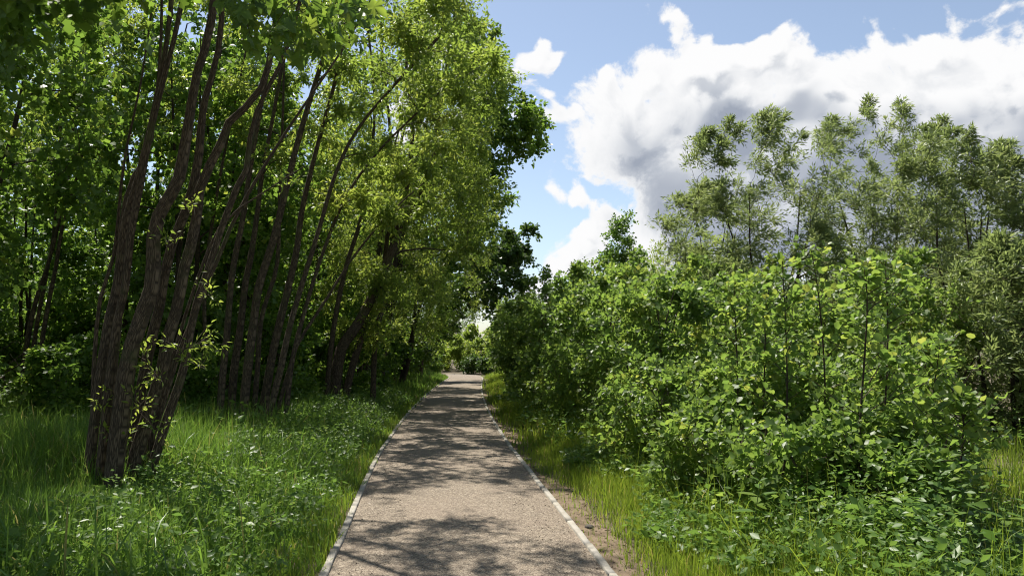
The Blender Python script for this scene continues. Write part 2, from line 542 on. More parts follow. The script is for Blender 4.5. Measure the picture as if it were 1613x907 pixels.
# bare trodden strip beside the right-hand edging
s = np.linspace(0, 1, 8)
yy = np.linspace(3, 30, 110)
wid = 0.36 + 0.16 * np.sin(yy * 0.9 + 1) + 0.1 * np.sin(yy * 2.3) - 0.014 * (yy - 4)
wid = np.clip(wid * .8, 0.06, 0.6)
xc = np.interp(yy, PATH[:300, 1], PATH[:300, 0]) + PHALF + 0.05
BX = xc[:, None] + wid[:, None] * s[None]
BY = np.repeat(yy[:, None], 8, 1)
BZ = gz(BX, BY) - 0.014 + 0.008 * rng.random(BX.shape) - 0.02 * s[None]**6
bare = link(bpy.data.objects.new('bare_verge_ground', grid_mesh('bare_verge_ground', BX, BY, BZ, M['bare'])))
tag(bare, 'trodden bare soil strip beside the path edging', kind='structure')

# concrete edging stones, each one a piece of the edging
def box_mesh(name, l, wd, h, mat, bev=0.006, seed=0):
    r = np.random.default_rng(seed)
    x = np.array([-wd / 2, -wd / 2 + bev, wd / 2 - bev, wd / 2])
    prof = [(-wd / 2, -h), (-wd / 2, -bev), (-wd / 2 + bev, 0), (wd / 2 - bev, 0), (wd / 2, -bev), (wd / 2, -h)]
    ys = np.linspace(-l / 2, l / 2, 6)
    V = []
    for k, y_ in enumerate(ys):
        for (a, b) in prof:
            j = 0.0013
            V.append((a + r.normal(0, j), y_ + r.normal(0, j), b + r.normal(0, j)))
    F = []
    m = len(prof)
    for k in range(len(ys) - 1):
        for q in range(m - 1):
            F.append((k * m + q, k * m + q + 1, (k + 1) * m + q + 1, (k + 1) * m + q))
    F = np.array(F)[:, ::-1]
    e0 = np.array([(0, 1, 2, 3), (0, 3, 4, 5)])
    e1 = e0[:, ::-1] + (len(ys) - 1) * m
    return mesh_np(name, np.array(V), np.vstack([F, e0, e1]), mat)

KM = [box_mesh('edging_stone', 0.79, 0.055, 0.12, M['kerb'], seed=k) for k in range(5)]
arc = np.concatenate([[0], np.cumsum(np.linalg.norm(np.diff(PATH, axis=0), axis=1))])
for side, nm, lab in ((-1, 'kerb_edging_left', 'line of pale concrete edging stones along the shaded grass side of the path'),
                      (1, 'kerb_edging_right', 'line of pale concrete edging stones along the bare soil side of the path')):
    root = bpy.data.objects.new(nm, None); link(root)
    tag(root, lab, kind='structure')
    E = PATH + PNORM * (side * (PHALF + 0.028))
    ar = np.concatenate([[0], np.cumsum(np.linalg.norm(np.diff(E, axis=0), axis=1))])
    st = np.arange(0.3, ar[-1] - 1, 0.80)
    for k, a0 in enumerate(st):
        ax = np.interp(a0, ar, E[:, 0]); ay = np.interp(a0, ar, E[:, 1])
        bx_ = np.interp(a0 + .8, ar, E[:, 0]); by_ = np.interp(a0 + .8, ar, E[:, 1])
        mx_, my_ = (ax + bx_) / 2, (ay + by_) / 2
        if my_ < 1.5 or my_ > 56:
            continue
        o = bpy.data.objects.new('edging_stone', KM[k % 5])
        o.location = (mx_ + rng.normal(0, .003), my_, float(gz(mx_, my_)) + 0.026 + rng.normal(0, .0015))
        o.rotation_euler = (math.atan2(float(gz(bx_, by_) - gz(ax, ay)), 0.8) + rng.normal(0, .002), rng.normal(0, .01), -math.atan2(bx_ - ax, by_ - ay) + rng.normal(0, .003))
        link(o, root)

# loose chips on the near path
def chips(n, name, label, xy, size, mat, zoff=0.0):
    base = np.array([(1, 0, 0), (-.5, .87, 0), (-.5, -.87, 0), (0, 0, .8), (0.1, 0, -.5)])
    F = np.array([(0, 1, 3), (1, 2, 3), (2, 0, 3), (1, 0, 4), (2, 1, 4), (0, 2, 4)])
    a = rng.random(n) * 2 * np.pi
    sc = size * np.exp(rng.normal(0, .35, n))
    B = base[None] * (1 + rng.normal(0, .25, (n, 5, 1)))
    ca, sa = np.cos(a)[:, None], np.sin(a)[:, None]
    V = np.stack([B[..., 0] * ca - B[..., 1] * sa, B[..., 0] * sa + B[..., 1] * ca, B[..., 2] * .8], -1) * sc[:, None, None]
    z = gz(xy[:, 0], xy[:, 1]) + zoff
    V = V + np.stack([xy[:, 0], xy[:, 1], z], -1)[:, None, :]
    FF = (F[None] + (np.arange(n) * 5)[:, None, None]).reshape(-1, 3)
    o = link(bpy.data.objects.new(name, mesh_np(name, V.reshape(-1, 3), FF, mat)))
    tag(o, label, 'gravel', kind='stuff')
    return o
n = 9000
yy = 3.5 + 12 * rng.random(n)**1.6
ss = rng.uniform(-.94, .94, n)
xx = np.interp(yy, PATH[:300, 1], PATH[:300, 0]) + ss
chips(n, 'loose_gravel', 'loose stone chips covering the near footpath', np.stack([xx, yy], 1), 0.0048, M['chip'], 0.013)
n = 2600
yy = 3.5 + 14 * rng.random(n)**1.5
xx = np.interp(yy, PATH[:300, 1], PATH[:300, 0]) + PHALF + .07 + np.abs(rng.normal(0, .22, n))
chips(n, 'verge_gravel', 'small stones and crumbs of soil on the bare verge', np.stack([xx, yy], 1), 0.009, M['bare'], -0.012)

# ------------------------------------------------------------------ trees
def limb_curve(a, b, t0, n=7, wob=0.06, sag=0.0):
    """curved branch from a to b that leaves a along t0"""
    d = np.linalg.norm(b - a)
    u = np.linspace(0, 1, n)[:, None]
    c1 = a + t0 * d * 0.4
    c2 = b - (b - a) * 0.25 + np.array([0, 0, 0.08 * d])
    P = (1 - u)**3 * a + 3 * (1 - u)**2 * u * c1 + 3 * (1 - u) * u**2 * c2 + u**3 * b
    P[1:-1] += rng.normal(0, wob * d * 0.25, (n - 2, 3))
    return P

def make_crown(clumps, spec):
    """clumps (n,4): centre and radius -> leaf arrays and twig tubes"""
    n = len(clumps)
    ntw = spec.get('twigs', 16); nl = spec.get('nleaf', 16)
    C = np.repeat(clumps[:, :3], ntw, 0); r = np.repeat(clumps[:, 3], ntw)
    N = len(C)
    D = unit(rand_unit(N) + np.asarray(spec.get('bias', (0, 0, .25)))[None])
    S = C + rand_unit(N) * (r * 0.30 * rng.random(N))[:, None]
    ln = r * rng.uniform(.65, 1.2, N)
    droop = spec.get('droop', .25) * rng.uniform(.4, 1.6, N)
    def pt(t):
        return S[:, None, :] + D[:, None, :] * (ln[:, None] * t)[..., None] + np.array([0, 0, -1.0]) * (droop[:, None] * ln[:, None] * t**2)[..., None]
    t = rng.uniform(.12, 1.0, (N, nl))
    t[:, 0] = 1.0
    P = pt(t).reshape(-1, 3)
    k = len(P)
    Dt = np.repeat(D, nl, 0).copy()
    Dt[:, 2] -= (2 * np.repeat(droop, nl) * t.ravel())
    side = rand_unit(k)
    A = unit(unit(Dt) * spec.get('along', .5) + side * .75 + np.array([0, 0, -spec.get('hang', .25)]))
    Nn = unit(rand_unit(k) * .75 + np.array([0, 0, .75]))
    P = P + side * (0.02 + .03 * rng.random(k))[:, None]
    L = spec['len'] * rng.uniform(.6, 1.25, k)
    W = L * spec['wid'] * rng.uniform(.8, 1.2, k)
    V, F, per = leaves(P, A, Nn, L, W, spec['leaf'])
    tint = np.repeat(rng.normal(0, .16, n), ntw * nl)          # each shoot has its own tint
    rv = np.clip(rng.normal(.45, .2, k) + tint, 0, 1)
    rnd = np.repeat(rv, per)
    tw = np.stack([pt(np.full((N, 1), tt))[:, 0] for tt in (0, .5, 1)], 1)
    if spec.get('twfrac', .33) < 1:
        tw = tw[rng.random(N) < spec.get('twfrac', .33)]
    return V, F, rnd, tw

def twig_mesh(tw, r0, mat, origin):
    n = len(tw)
    T = unit(tw[:, 2] - tw[:, 0])
    U = unit(np.cross(T, np.array([.3, .9, .2]))); W = np.cross(T, U)
    a = np.array([0, 2.094, 4.189])
    rr = np.array([r0, r0 * .7, r0 * .3])
    V = tw[:, :, None, :] + rr[None, :, None, None] * (np.cos(a)[None, None, :, None] * U[:, None, None, :] + np.sin(a)[None, None, :, None] * W[:, None, None, :])
    q = []
    for i in range(2):
        for j in range(3):
            q.append((i * 3 + j, i * 3 + (j + 1) % 3, i * 3 + 3 + (j + 1) % 3, i * 3 + 3 + j))
    F = (np.array(q)[None] + (np.arange(n) * 9)[:, None, None]).reshape(-1, 4)
    uv = np.zeros((n * 9, 2)); uv[:, 1] = rng.random(n * 9)
    return mesh_np('twigs', V.reshape(-1, 3) - origin, F, mat, uv=uv, smooth=True)

def tree(name, label, cat, stems, clumps, spec, group=None, bark='bark', limb_parts=0, stem_parts=True, limb_r=.022, sides=10, rough=.05, link_from=0.25, trunk_name='trunk', sprouts=None):
    """stems: list of (points (m,3), radii) ; clumps (n,4)"""
    base = np.mean([s_[0][0] for s_ in stems], 0)
    base[2] = float(gz(base[0], base[1]))
    root = bpy.data.objects.new(name, None)
    root.location = base
    root.empty_display_size = 0.3
    link(root)
    tag(root, label, cat, group)
    SK, TG, RR, OW, trunks = [], [], [], [], []
    tb = Buf()
    for pts, rad in stems:
        pts = np.asarray(pts, float)
        ln = np.linalg.norm(np.diff(pts, axis=0), axis=1).sum()
        m = max(8, int(ln / (0.14 if rough > .03 else .3)))
        P = catmull(pts, m)
        r = np.interp(np.linspace(0, 1, m), np.linspace(0, 1, len(rad)), rad)
        if stem_parts:
            b = Buf(); b.tube(P, r, sides, rough)
            o = bpy.data.objects.new(trunk_name, b.mesh(trunk_name, M[bark], base)); link(o, root); trunks.append(o)
        else:
            tb.tube(P, r, sides, rough)
        k = int(m * link_from)
        OW.append(np.full(m - k, len(OW))); SK.append(P[k:]); TG.append(unit(np.gradient(P, axis=0))[k:]); RR.append(r[k:])
    if not stem_parts:
        o = bpy.data.objects.new(trunk_name, tb.mesh(trunk_name, M[bark], base)); link(o, root)
    SK = np.vstack(SK); TG = np.vstack(TG); RR = np.concatenate(RR); OW = np.concatenate(OW)
    # limbs: attach each clump to the nearest piece of the growing skeleton
    dist = np.array([np.min(np.linalg.norm(SK - c[:3], axis=1)) for c in clumps])
    limbs = []
    for i in np.argsort(dist):
        c = clumps[i, :3]
        dv = c - SK
        cost = np.linalg.norm(dv, axis=1) + 1.2 * np.clip(-(dv[:, 2]) + 0.15, 0, None) + 0.15 * (RR < .008)
        j = int(cost.argmin())
        a = SK[j]
        P = limb_curve(a, c, unit(TG[j] * .7 + unit(c - a) * .6), n=7)
        r0 = min(RR[j] * .65, limb_r * (0.5 + np.linalg.norm(c - a) / 2.0)); r0 = max(r0, .006)
        r = np.linspace(r0, max(r0 * .3, .0035), 7)
        limbs.append((r0 * np.linalg.norm(c - a), P, r, OW[j]))
        OW = np.concatenate([OW, np.full(5, OW[j])])
        SK = np.vstack([SK, P[2:]]); TG = np.vstack([TG, unit(np.gradient(P, axis=0))[2:]]); RR = np.concatenate([RR, r[2:]])
    limbs.sort(key=lambda q: -q[0])
    for _, P, r, ow in limbs[:limb_parts]:
        b = Buf(); b.tube(catmull(P, 11), np.interp(np.linspace(0, 1, 11), np.linspace(0, 1, 7), r), 6)
        o = bpy.data.objects.new('branch', b.mesh('branch', M['twig'], base)); link(o, trunks[ow] if trunks else root)
    if limbs[limb_parts:]:
        b = Buf()
        for _, P, r, ow in limbs[limb_parts:]:
            b.tube(P, r, 5)
        o = bpy.data.objects.new('small_branches', b.mesh('small_branches', M['twig'], base)); link(o, root)
        o['kind'] = 'stuff'
    V, F, rnd, tw = make_crown(clumps, spec)
    o = bpy.data.objects.new('crown', mesh_np('crown', V - base, F, M[spec['mat']], rnd=rnd)); link(o, root)
    o['kind'] = 'stuff'
    if sprouts is not None:
        sp_ = dict(spec); sp_.update(twigs=5, nleaf=8, len=spec['len'] * .75, droop=.05, bias=(0, 0, .9), twfrac=1)
        V, F, rnd, tw2 = make_crown(sprouts, sp_)
        o = bpy.data.objects.new('sprouts', mesh_np('sprouts', V - base, F, M[spec['mat']], rnd=rnd)); link(o, root)
        o['kind'] = 'stuff'
        tw = np.vstack([tw, tw2])
    o = bpy.data.objects.new('twigs', twig_mesh(tw, spec.get('twr', .004), M['twig'], base)); link(o, root)
    o['kind'] = 'stuff'
    return root

def copy_tree(root, x, y, rz, sc, label, group=None, z=None):
    r = root.copy(); COL.objects.link(r)
    r.location = (x, y, float(gz(x, y)) if z is None else z)
    r.rotation_euler = (0, 0, rz)
    r.scale = (sc, sc, sc) if np.isscalar(sc) else sc
    r['label'] = label
    if group: r['group'] = group
    for ch in root.children:
        c = ch.copy(); COL.objects.link(c); c.parent = r
        for g_ in ch.children:
            e = g_.copy(); COL.objects.link(e); e.parent = c
    return r

def blob(n, cen, rad, cr=(.4, .8), shell=.5, zmin=None, keep=None):
    """n clump centres spread through an ellipsoid, denser towards its outside"""
    cen = np.asarray(cen, float); rad = np.asarray(rad, float)
    out = []
    while len(out) < n:
        d = rand_unit(1)[0]
        p = cen + d * rad * (rng.random()**(1 / 3) * (1 - shell) + shell * rng.uniform(.75, 1.0))
        if zmin is not None and p[2] < zmin: continue
        if keep is not None and not keep(p): continue
        out.append((*p, rng.uniform(*cr)))
    return np.array(out)

def on_ground(p, d=0.0):
    p = np.array(p, float); p[2] = float(gz(p[0], p[1])) + d
    return p

def traced(pixels, d0, d1=None, dz=0.0):
    """stem along photo pixels; depth goes from d0 at the foot to d1 at the top, foot set on the ground"""
    d1 = d0 if d1 is None else d1
    n_ = len(pixels)
    P = [at(x, y, d0 + (d1 - d0) * i / (n_ - 1)) for i, (x, y) in enumerate(pixels)]
    f = on_ground(P[0], -0.08)
    if P[0][2] > f[2] + .02:
        P.insert(0, f + (P[0] - P[1]) * 0.1 * np.array([1, 1, 0]))
    else:
        P[0] = f
    return np.array(P)

SP_SALLOW = dict(leaf='lance', len=.115, wid=.40, mat='sallow', twigs=14, nleaf=22, droop=.22, bias=(.1, 0, .25))
SP_WILLOW = dict(leaf='lance', len=.115, wid=.28, mat='willow', twigs=11, nleaf=17, droop=.18, bias=(.45, 0, .75), hang=.25, along=1.0)
SP_MAPLE = dict(leaf='star', len=.115, wid=.95, mat='maple', twigs=11, nleaf=11, droop=.25, hang=.45)
SP_OAK = dict(leaf='diamond', len=.14, wid=.8, mat='oak', twigs=13, nleaf=16, droop=.1, hang=.2)
SP_DARK = dict(leaf='diamond', len=.18, wid=.85, mat='dark', twigs=12, nleaf=17, droop=.3, hang=.45)
SP_ALDER = dict(leaf='oval', len=.068, wid=.85, mat='alder', twigs=10, nleaf=13, droop=.12, hang=.2)
SP_BUSH = dict(leaf='diamond', len=.08, wid=.8, mat='alder', twigs=12, nleaf=16, droop=.15, hang=.2)

# --- many-stemmed sallow by the path, nearest clump of trunks
D1 = 8.2
def rr(a, b, top=.03):
    a, b = a * .84, b * .84
    return [a * 1.1, a, (a + b) / 2, b, max(b * .7, top * .5), top]
st1 = [
    (traced([(137, 762), (149, 667), (160, 576), (172, 500), (184, 450), (198, 347), (215, 290), (243, 174), (263, 65), (272, -40), (270, -200)], D1 + .05, D1 + .5), rr(.062, .045)),
    (traced([(155, 762), (166, 662), (176, 570), (186, 500), (198, 450), (206, 370), (220, 298), (236, 213), (258, 124), (278, 45), (300, -80), (310, -220)], D1 - .15, D1 + .2), rr(.052, .04)),
    (traced([(177, 772), (186, 687), (194, 626), (203, 561), (227, 490), (242, 440), (241, 385), (253, 332), (278, 293), (288, 248), (298, 189), (308, 124), (325, 69), (340, -20), (350, -200)], D1 - .25, D1 - .1), rr(.102, .072, .04)),
    (traced([(207, 745), (222, 692), (242, 626), (257, 576), (266, 525), (282, 475), (288, 430), (298, 397), (310, 342), (318, 283), (342, 243), (357, 198), (387, 169), (417, 129), (427, 79), (440, 0), (470, -160)], D1, D1 + .3), rr(.078, .058, .03)),
    (traced([(198, 745), (210, 690), (222, 616), (237, 541), (252, 480), (266, 400), (298, 318), (313, 248), (318, 189), (325, 149), (342, 89), (350, 10), (352, -150)], D1 + .3, D1 + .5), rr(.07, .055, .03)),
    (traced([(228, 772), (247, 712), (262, 662), (280, 611), (292, 570), (304, 500), (320, 447), (337, 397), (367, 308), (388, 268), (397, 198), (417, 149), (442, 100), (470, 20), (490, -120)], D1 + .05, D1 + .8), rr(.058, .04, .02)),
    (traced([(215, 765), (235, 700), (256, 640), (275, 575), (300, 510), (330, 440), (372, 340), (430, 240), (490, 150), (545, 70), (600, -30)], D1 + .2, D1 + 1.4), rr(.042, .026, .01)),
    (traced([(167, 760), (172, 660), (182, 560), (190, 470), (188, 380), (205, 290), (236, 230), (250, 120), (255, 0), (250, -120)], D1 + .45, D1 + .9), rr(.045, .03, .015)),
    (traced([(145, 750), (146, 650), (149, 560), (158, 470), (180, 400), (190, 300), (200, 230), (222, 130), (240, 10)], D1 + .3, D1 + 1.0), rr(.03, .022, .01)),
    (traced([(240, 690), (262, 600), (285, 520), (318, 420), (352, 350), (420, 300), (480, 262)], D1 + .2, D1 + 1.0), rr(.03, .018, .006)),
]
cl = np.vstack([blob(40, (-3.9, 8.8, 7.6), (2.5, 2.6, 1.7), (.4, .8)), blob(14, (-2.3, 9.0, 6.7), (1.4, 1.8, .8), (.35, .6))])
spr = np.array([(*at(x, y, d), r_) for x, y, d, r_ in [(262, 388, 8.0, .22), (305, 540, 7.9, .28), (322, 580, 8.0, .25), (252, 600, 8.0, .2), (228, 560, 8.1, .22),
                (186, 690, 7.9, .25), (330, 470, 8.3, .3), (250, 690, 8.1, .3), (215, 640, 7.9, .22), (450, 300, 9.0, .3), (300, 330, 8.2, .22), (285, 560, 8.0, .3), (160, 640, 8.0, .2)]])
spec = dict(SP_SALLOW); spec.update(len=.09, twigs=13, nleaf=18)
tree('sallow_tree', 'thick dark furrowed trunks of the many-stemmed tree standing nearest in the long grass', 'tree', st1, cl, spec, limb_parts=14, sides=14, rough=.03, link_from=.5, sprouts=spr)

# --- second many-stemmed sallow
D2 = 14.0
st2 = [
    (traced([(345, 672), (350, 600), (358, 520), (366, 430), (382, 347), (397, 248), (412, 164), (430, 60), (445, -60)], D2, D2 + .3), rr(.075, .055)),
    (traced([(363, 672), (368, 590), (378, 520), (386, 450), (396, 400), (406, 330), (414, 270), (440, 130), (460, 0)], D2 + .5, D2 + .8), rr(.085, .06)),
    (traced([(383, 672), (388, 600), (398, 520), (408, 450), (430, 380), (450, 300), (470, 220), (500, 120), (525, 40), (540, -60)], D2 - .1, D2), rr(.095, .07)),
    (traced([(410, 672), (425, 580), (440, 510), (455, 450), (468, 390), (476, 330), (500, 230), (530, 120), (545, 20)], D2 + .3, D2 + .6), rr(.09, .065)),
    (traced([(420, 668), (440, 590), (455, 520), (475, 450), (500, 370), (530, 270), (566, 200), (625, 130), (690, 60)], D2 - .2, D2 + .5), rr(.07, .045)),
    (traced([(450, 660), (460, 570), (480, 490), (508, 400), (545, 310), (595, 240), (655, 180), (720, 120)], D2 + .2, D2 + 1.3), rr(.055, .035, .015)),
    (traced([(398, 665), (405, 590), (412, 500), (436, 420), (440, 330), (445, 200), (448, 80)], D2 + .8, D2 + 1.2), rr(.06, .045, .02)),
    (traced([(330, 660), (325, 560), (322, 470), (330, 380), (350, 260), (375, 140), (400, 20)], D2 + 1.5, D2 + 2), rr(.05, .04, .02)),
    (traced([(435, 660), (450, 600), (470, 540), (515, 470), (560, 400), (620, 330), (690, 270)], D2 + .4, D2 + 1.6), rr(.045, .03, .01)),
]
cl = np.vstack([blob(52, (-3.4, 14.8, 7.6), (2.9, 2.4, 3.0), (.4, .8), keep=lambda p: p[2] > 4.6 + .5 * (p[0] + 5)),
                blob(26, (-1.9, 14.6, 6.6), (1.7, 1.8, 1.7), (.35, .65)),
                blob(14, (-2.6, 15.2, 4.6), (1.2, 1.0, .9), (.25, .45))])
tree('sallow_tree', 'slim dark stems fanning out behind the nearest trunks, base in tall grass', 'tree', st2, cl, SP_SALLOW, limb_parts=26, sides=10, rough=.03, link_from=.35)

# --- third: leaning trunk, pale green crown beside the path
D3 = 19.5
st3 = [
    (traced([(527, 621), (537, 551), (560, 516), (580, 480), (597, 446), (620, 387), (632, 347), (664, 298), (684, 248), (690, 189), (705, 100), (720, 0)], D3, D3 + .5), rr(.16, .11, .04)),
    (traced([(545, 620), (560, 560), (583, 490), (605, 430), (628, 370), (640, 300), (650, 200), (640, 100), (645, 0)], D3 + .4, D3 + .6), rr(.11, .08, .03)),
    (traced([(588, 606), (591, 540), (601, 480), (604, 430), (612, 350), (618, 260), (610, 160), (600, 60)], D3 + 1.0, D3 + 1.4), rr(.085, .07, .03)),
    (traced([(515, 625), (520, 560), (530, 490), (545, 420), (570, 340), (585, 250), (590, 150), (580, 50)], D3 - .3, D3), rr(.08, .06, .03)),
]
cl = np.vstack([blob(70, (-3.0, 20.2, 8.2), (2.9, 2.8, 4.0), (.45, .9)),
                blob(44, (-1.9, 20.2, 5.6), (1.7, 2.2, 2.3), (.4, .75), zmin=2.8),
                blob(18, (-3.8, 20.6, 2.8), (1.4, 1.6, 1.3), (.35, .6))])
tree('sallow_tree', 'leaning forked trunk with a full pale yellow-green crown beside the path', 'tree', st3, cl, SP_SALLOW, limb_parts=26, sides=9, rough=.03)

# --- oak-like tree reaching a rounded bough into the sky
st4 = [
    (np.array([on_ground((-4.6, 27, 0), -.1), (-4.4, 27, 1.6), (-4.0, 27.1, 3.6), (-3.7, 27, 6), (-3.3, 27, 8.6), (-3.0, 27, 11.5)]), [.2, .18, .15, .12, .08, .04]),
    (np.array([at(645, 400, 27), at(694, 262, 27), at(753, 214, 27), at(800, 196, 27), at(835, 188, 27)]), [.09, .07, .05, .035, .015]),
    (np.array([(-3.9, 27, 4.4), (-4.6, 27.4, 7), (-5.2, 27.5, 10)]), [.11, .08, .04]),
]
cl = np.vstack([blob(72, (-3.5, 27.2, 10.0), (3.0, 3.2, 3.8), (.5, .9)), blob(28, (0.15, 27.0, 9.15), (1.3, 1.4, 1.2), (.35, .6)),
                blob(16, (-1.0, 27, 11.2), (1.0, 1.5, 1.7), (.4, .7)), blob(14, (-.7, 27, 7.0), (.9, 1.3, 1.1), (.4, .6)), blob(30, (-2.6, 27, 5.6), (2.2, 2.2, 2.2), (.5, .8))])
tree('oak_tree', 'tall tree whose rounded leafy bough juts out against the white cloud', 'tree', st4, cl, SP_OAK, limb_parts=20, sides=9, rough=.03, bark='bark_dark')

# --- dark maple hanging over the bend
st5 = [(np.array([on_ground((-5.0, 42, 0), -.1), (-4.8, 42, 1.5), (-4.3, 42, 3.5), (-3.4, 42, 5.5), (-2.6, 42, 7.5)]), [.24, .2, .17, .12, .05]),
       (np.array([(-4.6, 42, 2.4), (-3.4, 41.8, 3.8), (-1.8, 41.5, 4.6), (-.4, 41.5, 4.6)]), [.12, .09, .06, .03])]
cl = np.vstack([blob(70, (-2.4, 42, 5.7), (3.3, 3.2, 2.9), (.5, .95), zmin=2.6), blob(26, (-.4, 42, 4.6), (1.6, 2.2, 2.2), (.4, .8), zmin=2.0),
                blob(8, (.2, 42, 7.2), (.9, 1.2, 1.2), (.4, .6)), blob(24, (-4.6, 41, 3.0), (1.8, 2.0, 2.2), (.5, .8))])
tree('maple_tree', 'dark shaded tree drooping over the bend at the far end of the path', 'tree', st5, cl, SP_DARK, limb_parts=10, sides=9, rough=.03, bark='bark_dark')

# --- trees between on the shaded side
def simple_tree(name, label, x, y, h, rad, spec, n=60, stems=1, lean=(0, 0), low=.25, cr=(.5, .9), group=None, bark='bark_dark', r=.11, parts=0, cat='tree'):
    sts = []
    for k in range(stems):
        ox, oy = (rng.normal(0, .16, 2) if stems > 1 else (0, 0))
        p0 = on_ground((x + ox, y + oy, 0), -.1)
        spread = rng.normal(0, .07 * h, 2) if stems > 1 else rng.normal(0, .02 * h, 2)
        pts = [p0]
        for u in (.15, .35, .6, .85):
            pts.append(p0 + np.array([(lean[0] + spread[0]) * u**1.3 + rng.normal(0, .012 * h), (lean[1] + spread[1]) * u**1.3 + rng.normal(0, .012 * h), h * u]))
        q = r * rng.uniform(.6, 1)
        sts.append((np.array(pts), [q * 1.2, q, q * .8, q * .5, q * .22]))
    zc = h * (1 + low) / 2; rz = h * (1 - low) / 2
    g0 = float(gz(x, y))
    cl = blob(n, (x + lean[0] * .6, y + lean[1] * .6, g0 + zc), (rad, rad, rz), cr)
    return tree(name, label, cat, sts, cl, spec, group, bark=bark, limb_parts=parts, sides=8, rough=.03, stem_parts=True, link_from=.15)

sp = dict(SP_SALLOW); sp.update(nleaf=20, len=.09, wid=.42)
simple_tree('sallow_tree', 'mid green tree between the leaning trunk and the jutting bough', -4.6, 23.8, 10.5, 2.7, sp, 100, 3, (1.7, 0), .2)
simple_tree('sallow_tree', 'pale green tree overhanging the path just before the dark one', -4.6, 31.5, 10.5, 2.7, sp, 95, 3, (2.6, 0), .17)
sp2 = dict(SP_OAK); sp2.update(leaf='diamond', len=.12, wid=.75)
simple_tree('field_maple', 'dense deep green tree just before the dark drooping one', -5.4, 33.5, 9.6, 2.7, sp2, 90, 2, (1.0, 0), .10)
simple_tree('field_maple', 'broad green tree half hidden behind the leaning trunk', -7.6, 22.5, 9, 2.6, sp2, 70, 2, (.3, 0), .12)

# --- maples on the far left, leafy down to the ground
m1 = simple_tree('young_maple', 'leafy maple filling the upper corner beside the nearest trunks', -8.3, 11.3, 9.0, 2.2, SP_MAPLE, 120, 3, (.3, 0), .17, (.4, .75), r=.07, parts=14)
simple_tree('young_maple', 'maple added to shade the near grass, its crown crowding the top corner in front of the other maple', -6.9, 7.4, 8.2, 2.4, SP_MAPLE, 70, 1, (.3, .2), .42, (.4, .75), r=.09, parts=8)  # added to shade the near grass, trunk out of view; crown fills the corner
sm2 = dict(SP_MAPLE); sm2.update(leaf='diamond', len=.125, wid=1.0, nleaf=13)
m2 = simple_tree('young_maple', 'young maple behind the slim stems with sunlit fresh leaves', -7.2, 17.2, 10, 2.5, sm2, 100, 3, (.3, 0), .12, (.45, .8), r=.08, parts=8)

D6 = 16.0
st6 = [(traced([(30, 651), (38, 570), (50, 500), (64, 450), (74, 422), (94, 347), (110, 260), (118, 150)], D6, D6), rr(.06, .045)),
       (traced([(43, 651), (48, 580), (60, 500), (72, 440), (84, 370), (92, 280), (96, 160)], D6 + .3, D6 + .3), rr(.055, .04)),
       (traced([(56, 651), (62, 570), (72, 500), (86, 430), (102, 340), (128, 250), (140, 120)], D6 - .2, D6), rr(.06, .045))]
cl = np.vstack([blob(50, (-9.3, 16.2, 7.5), (2.4, 2.2, 3.2), (.45, .8))])
tree('sallow_tree', 'three thin dark stems in the wood at the far left edge', 'tree', st6, cl, SP_SALLOW, limb_parts=8, sides=8, rough=.03, link_from=.5)

# --- wood behind: copies, nothing in the photo tells them apart
WOOD = [(-12.0, 19.5, .8), (-14.5, 14.5, .85), (-13, 25, .85), (-10.2, 29, .8), (-17, 21, 1.1), (-17.5, 30, 1.1), (-12, 34, 1.05), (-8.6, 37, 1.0), (-20, 14, 1.05),
        (-12.3, 8.2, .95), (-16, 6.5, 1.0), (-22, 26, 1.1), (-10.5, 44, 1.1), (-15.5, 41, 1.1), (-22, 38, 1.1), (-7.4, 48, .9), (-10.6, 13.6, .85), (-9.2, 24.6, .95), (-9.7, 20.3, 1.15), (-6.9, 28.6, 1.0), (-8.2, 33.0, 1.15), (-6.8, 40, 1.0), (-7.6, 20.6, .95)]
for k, (x_, y_, s_) in enumerate(WOOD):
    copy_tree((m2, m1)[k % 2], x_, y_, rng.uniform(0, 6.28), s_ * rng.uniform(.95, 1.1), 'tree standing in the shade deep within the wood', 'trees of the shaded wood')

# --- overhanging maple at the top left: trunk stands outside the picture, its bough hangs into it
tr = np.array([on_ground((-5.2, 3.4, 0), -.1), (-5.2, 3.5, 1.5), (-5.0, 3.7, 3.2), (-4.9, 3.9, 5.0), (-4.8, 4.0, 7.0)])
bough = np.array([(-5.0, 3.7, 3.6), (-4.0, 4.4, 4.3), (-3.0, 4.8, 4.5), (-2.1, 4.9, 4.35), (-1.25, 5.0, 4.1)])
bough2 = np.array([(-4.95, 3.8, 4.2), (-4.3, 5.2, 4.9), (-3.9, 6.4, 5.0), (-3.3, 7.0, 4.9)])
cl = np.vstack([blob(60, (-4.6, 3.9, 6.4), (2.7, 2.6, 1.7), (.4, .7)), blob(16, (-2.3, 5.0, 4.55), (1.1, .8, .32), (.25, .42), shell=.2), blob(16, (-3.9, 6.3, 4.9), (1.2, 1.0, .6), (.3, .5))])
over = tree('maple_tree', 'maple whose big-leaved bough hangs down into the top of the picture', 'tree',
            [(tr, [.16, .14, .12, .09, .04]), (bough, [.06, .05, .035, .025, .01]), (bough2, [.05, .045, .03, .012])], cl, SP_MAPLE, limb_parts=14, sides=10, link_from=.3)

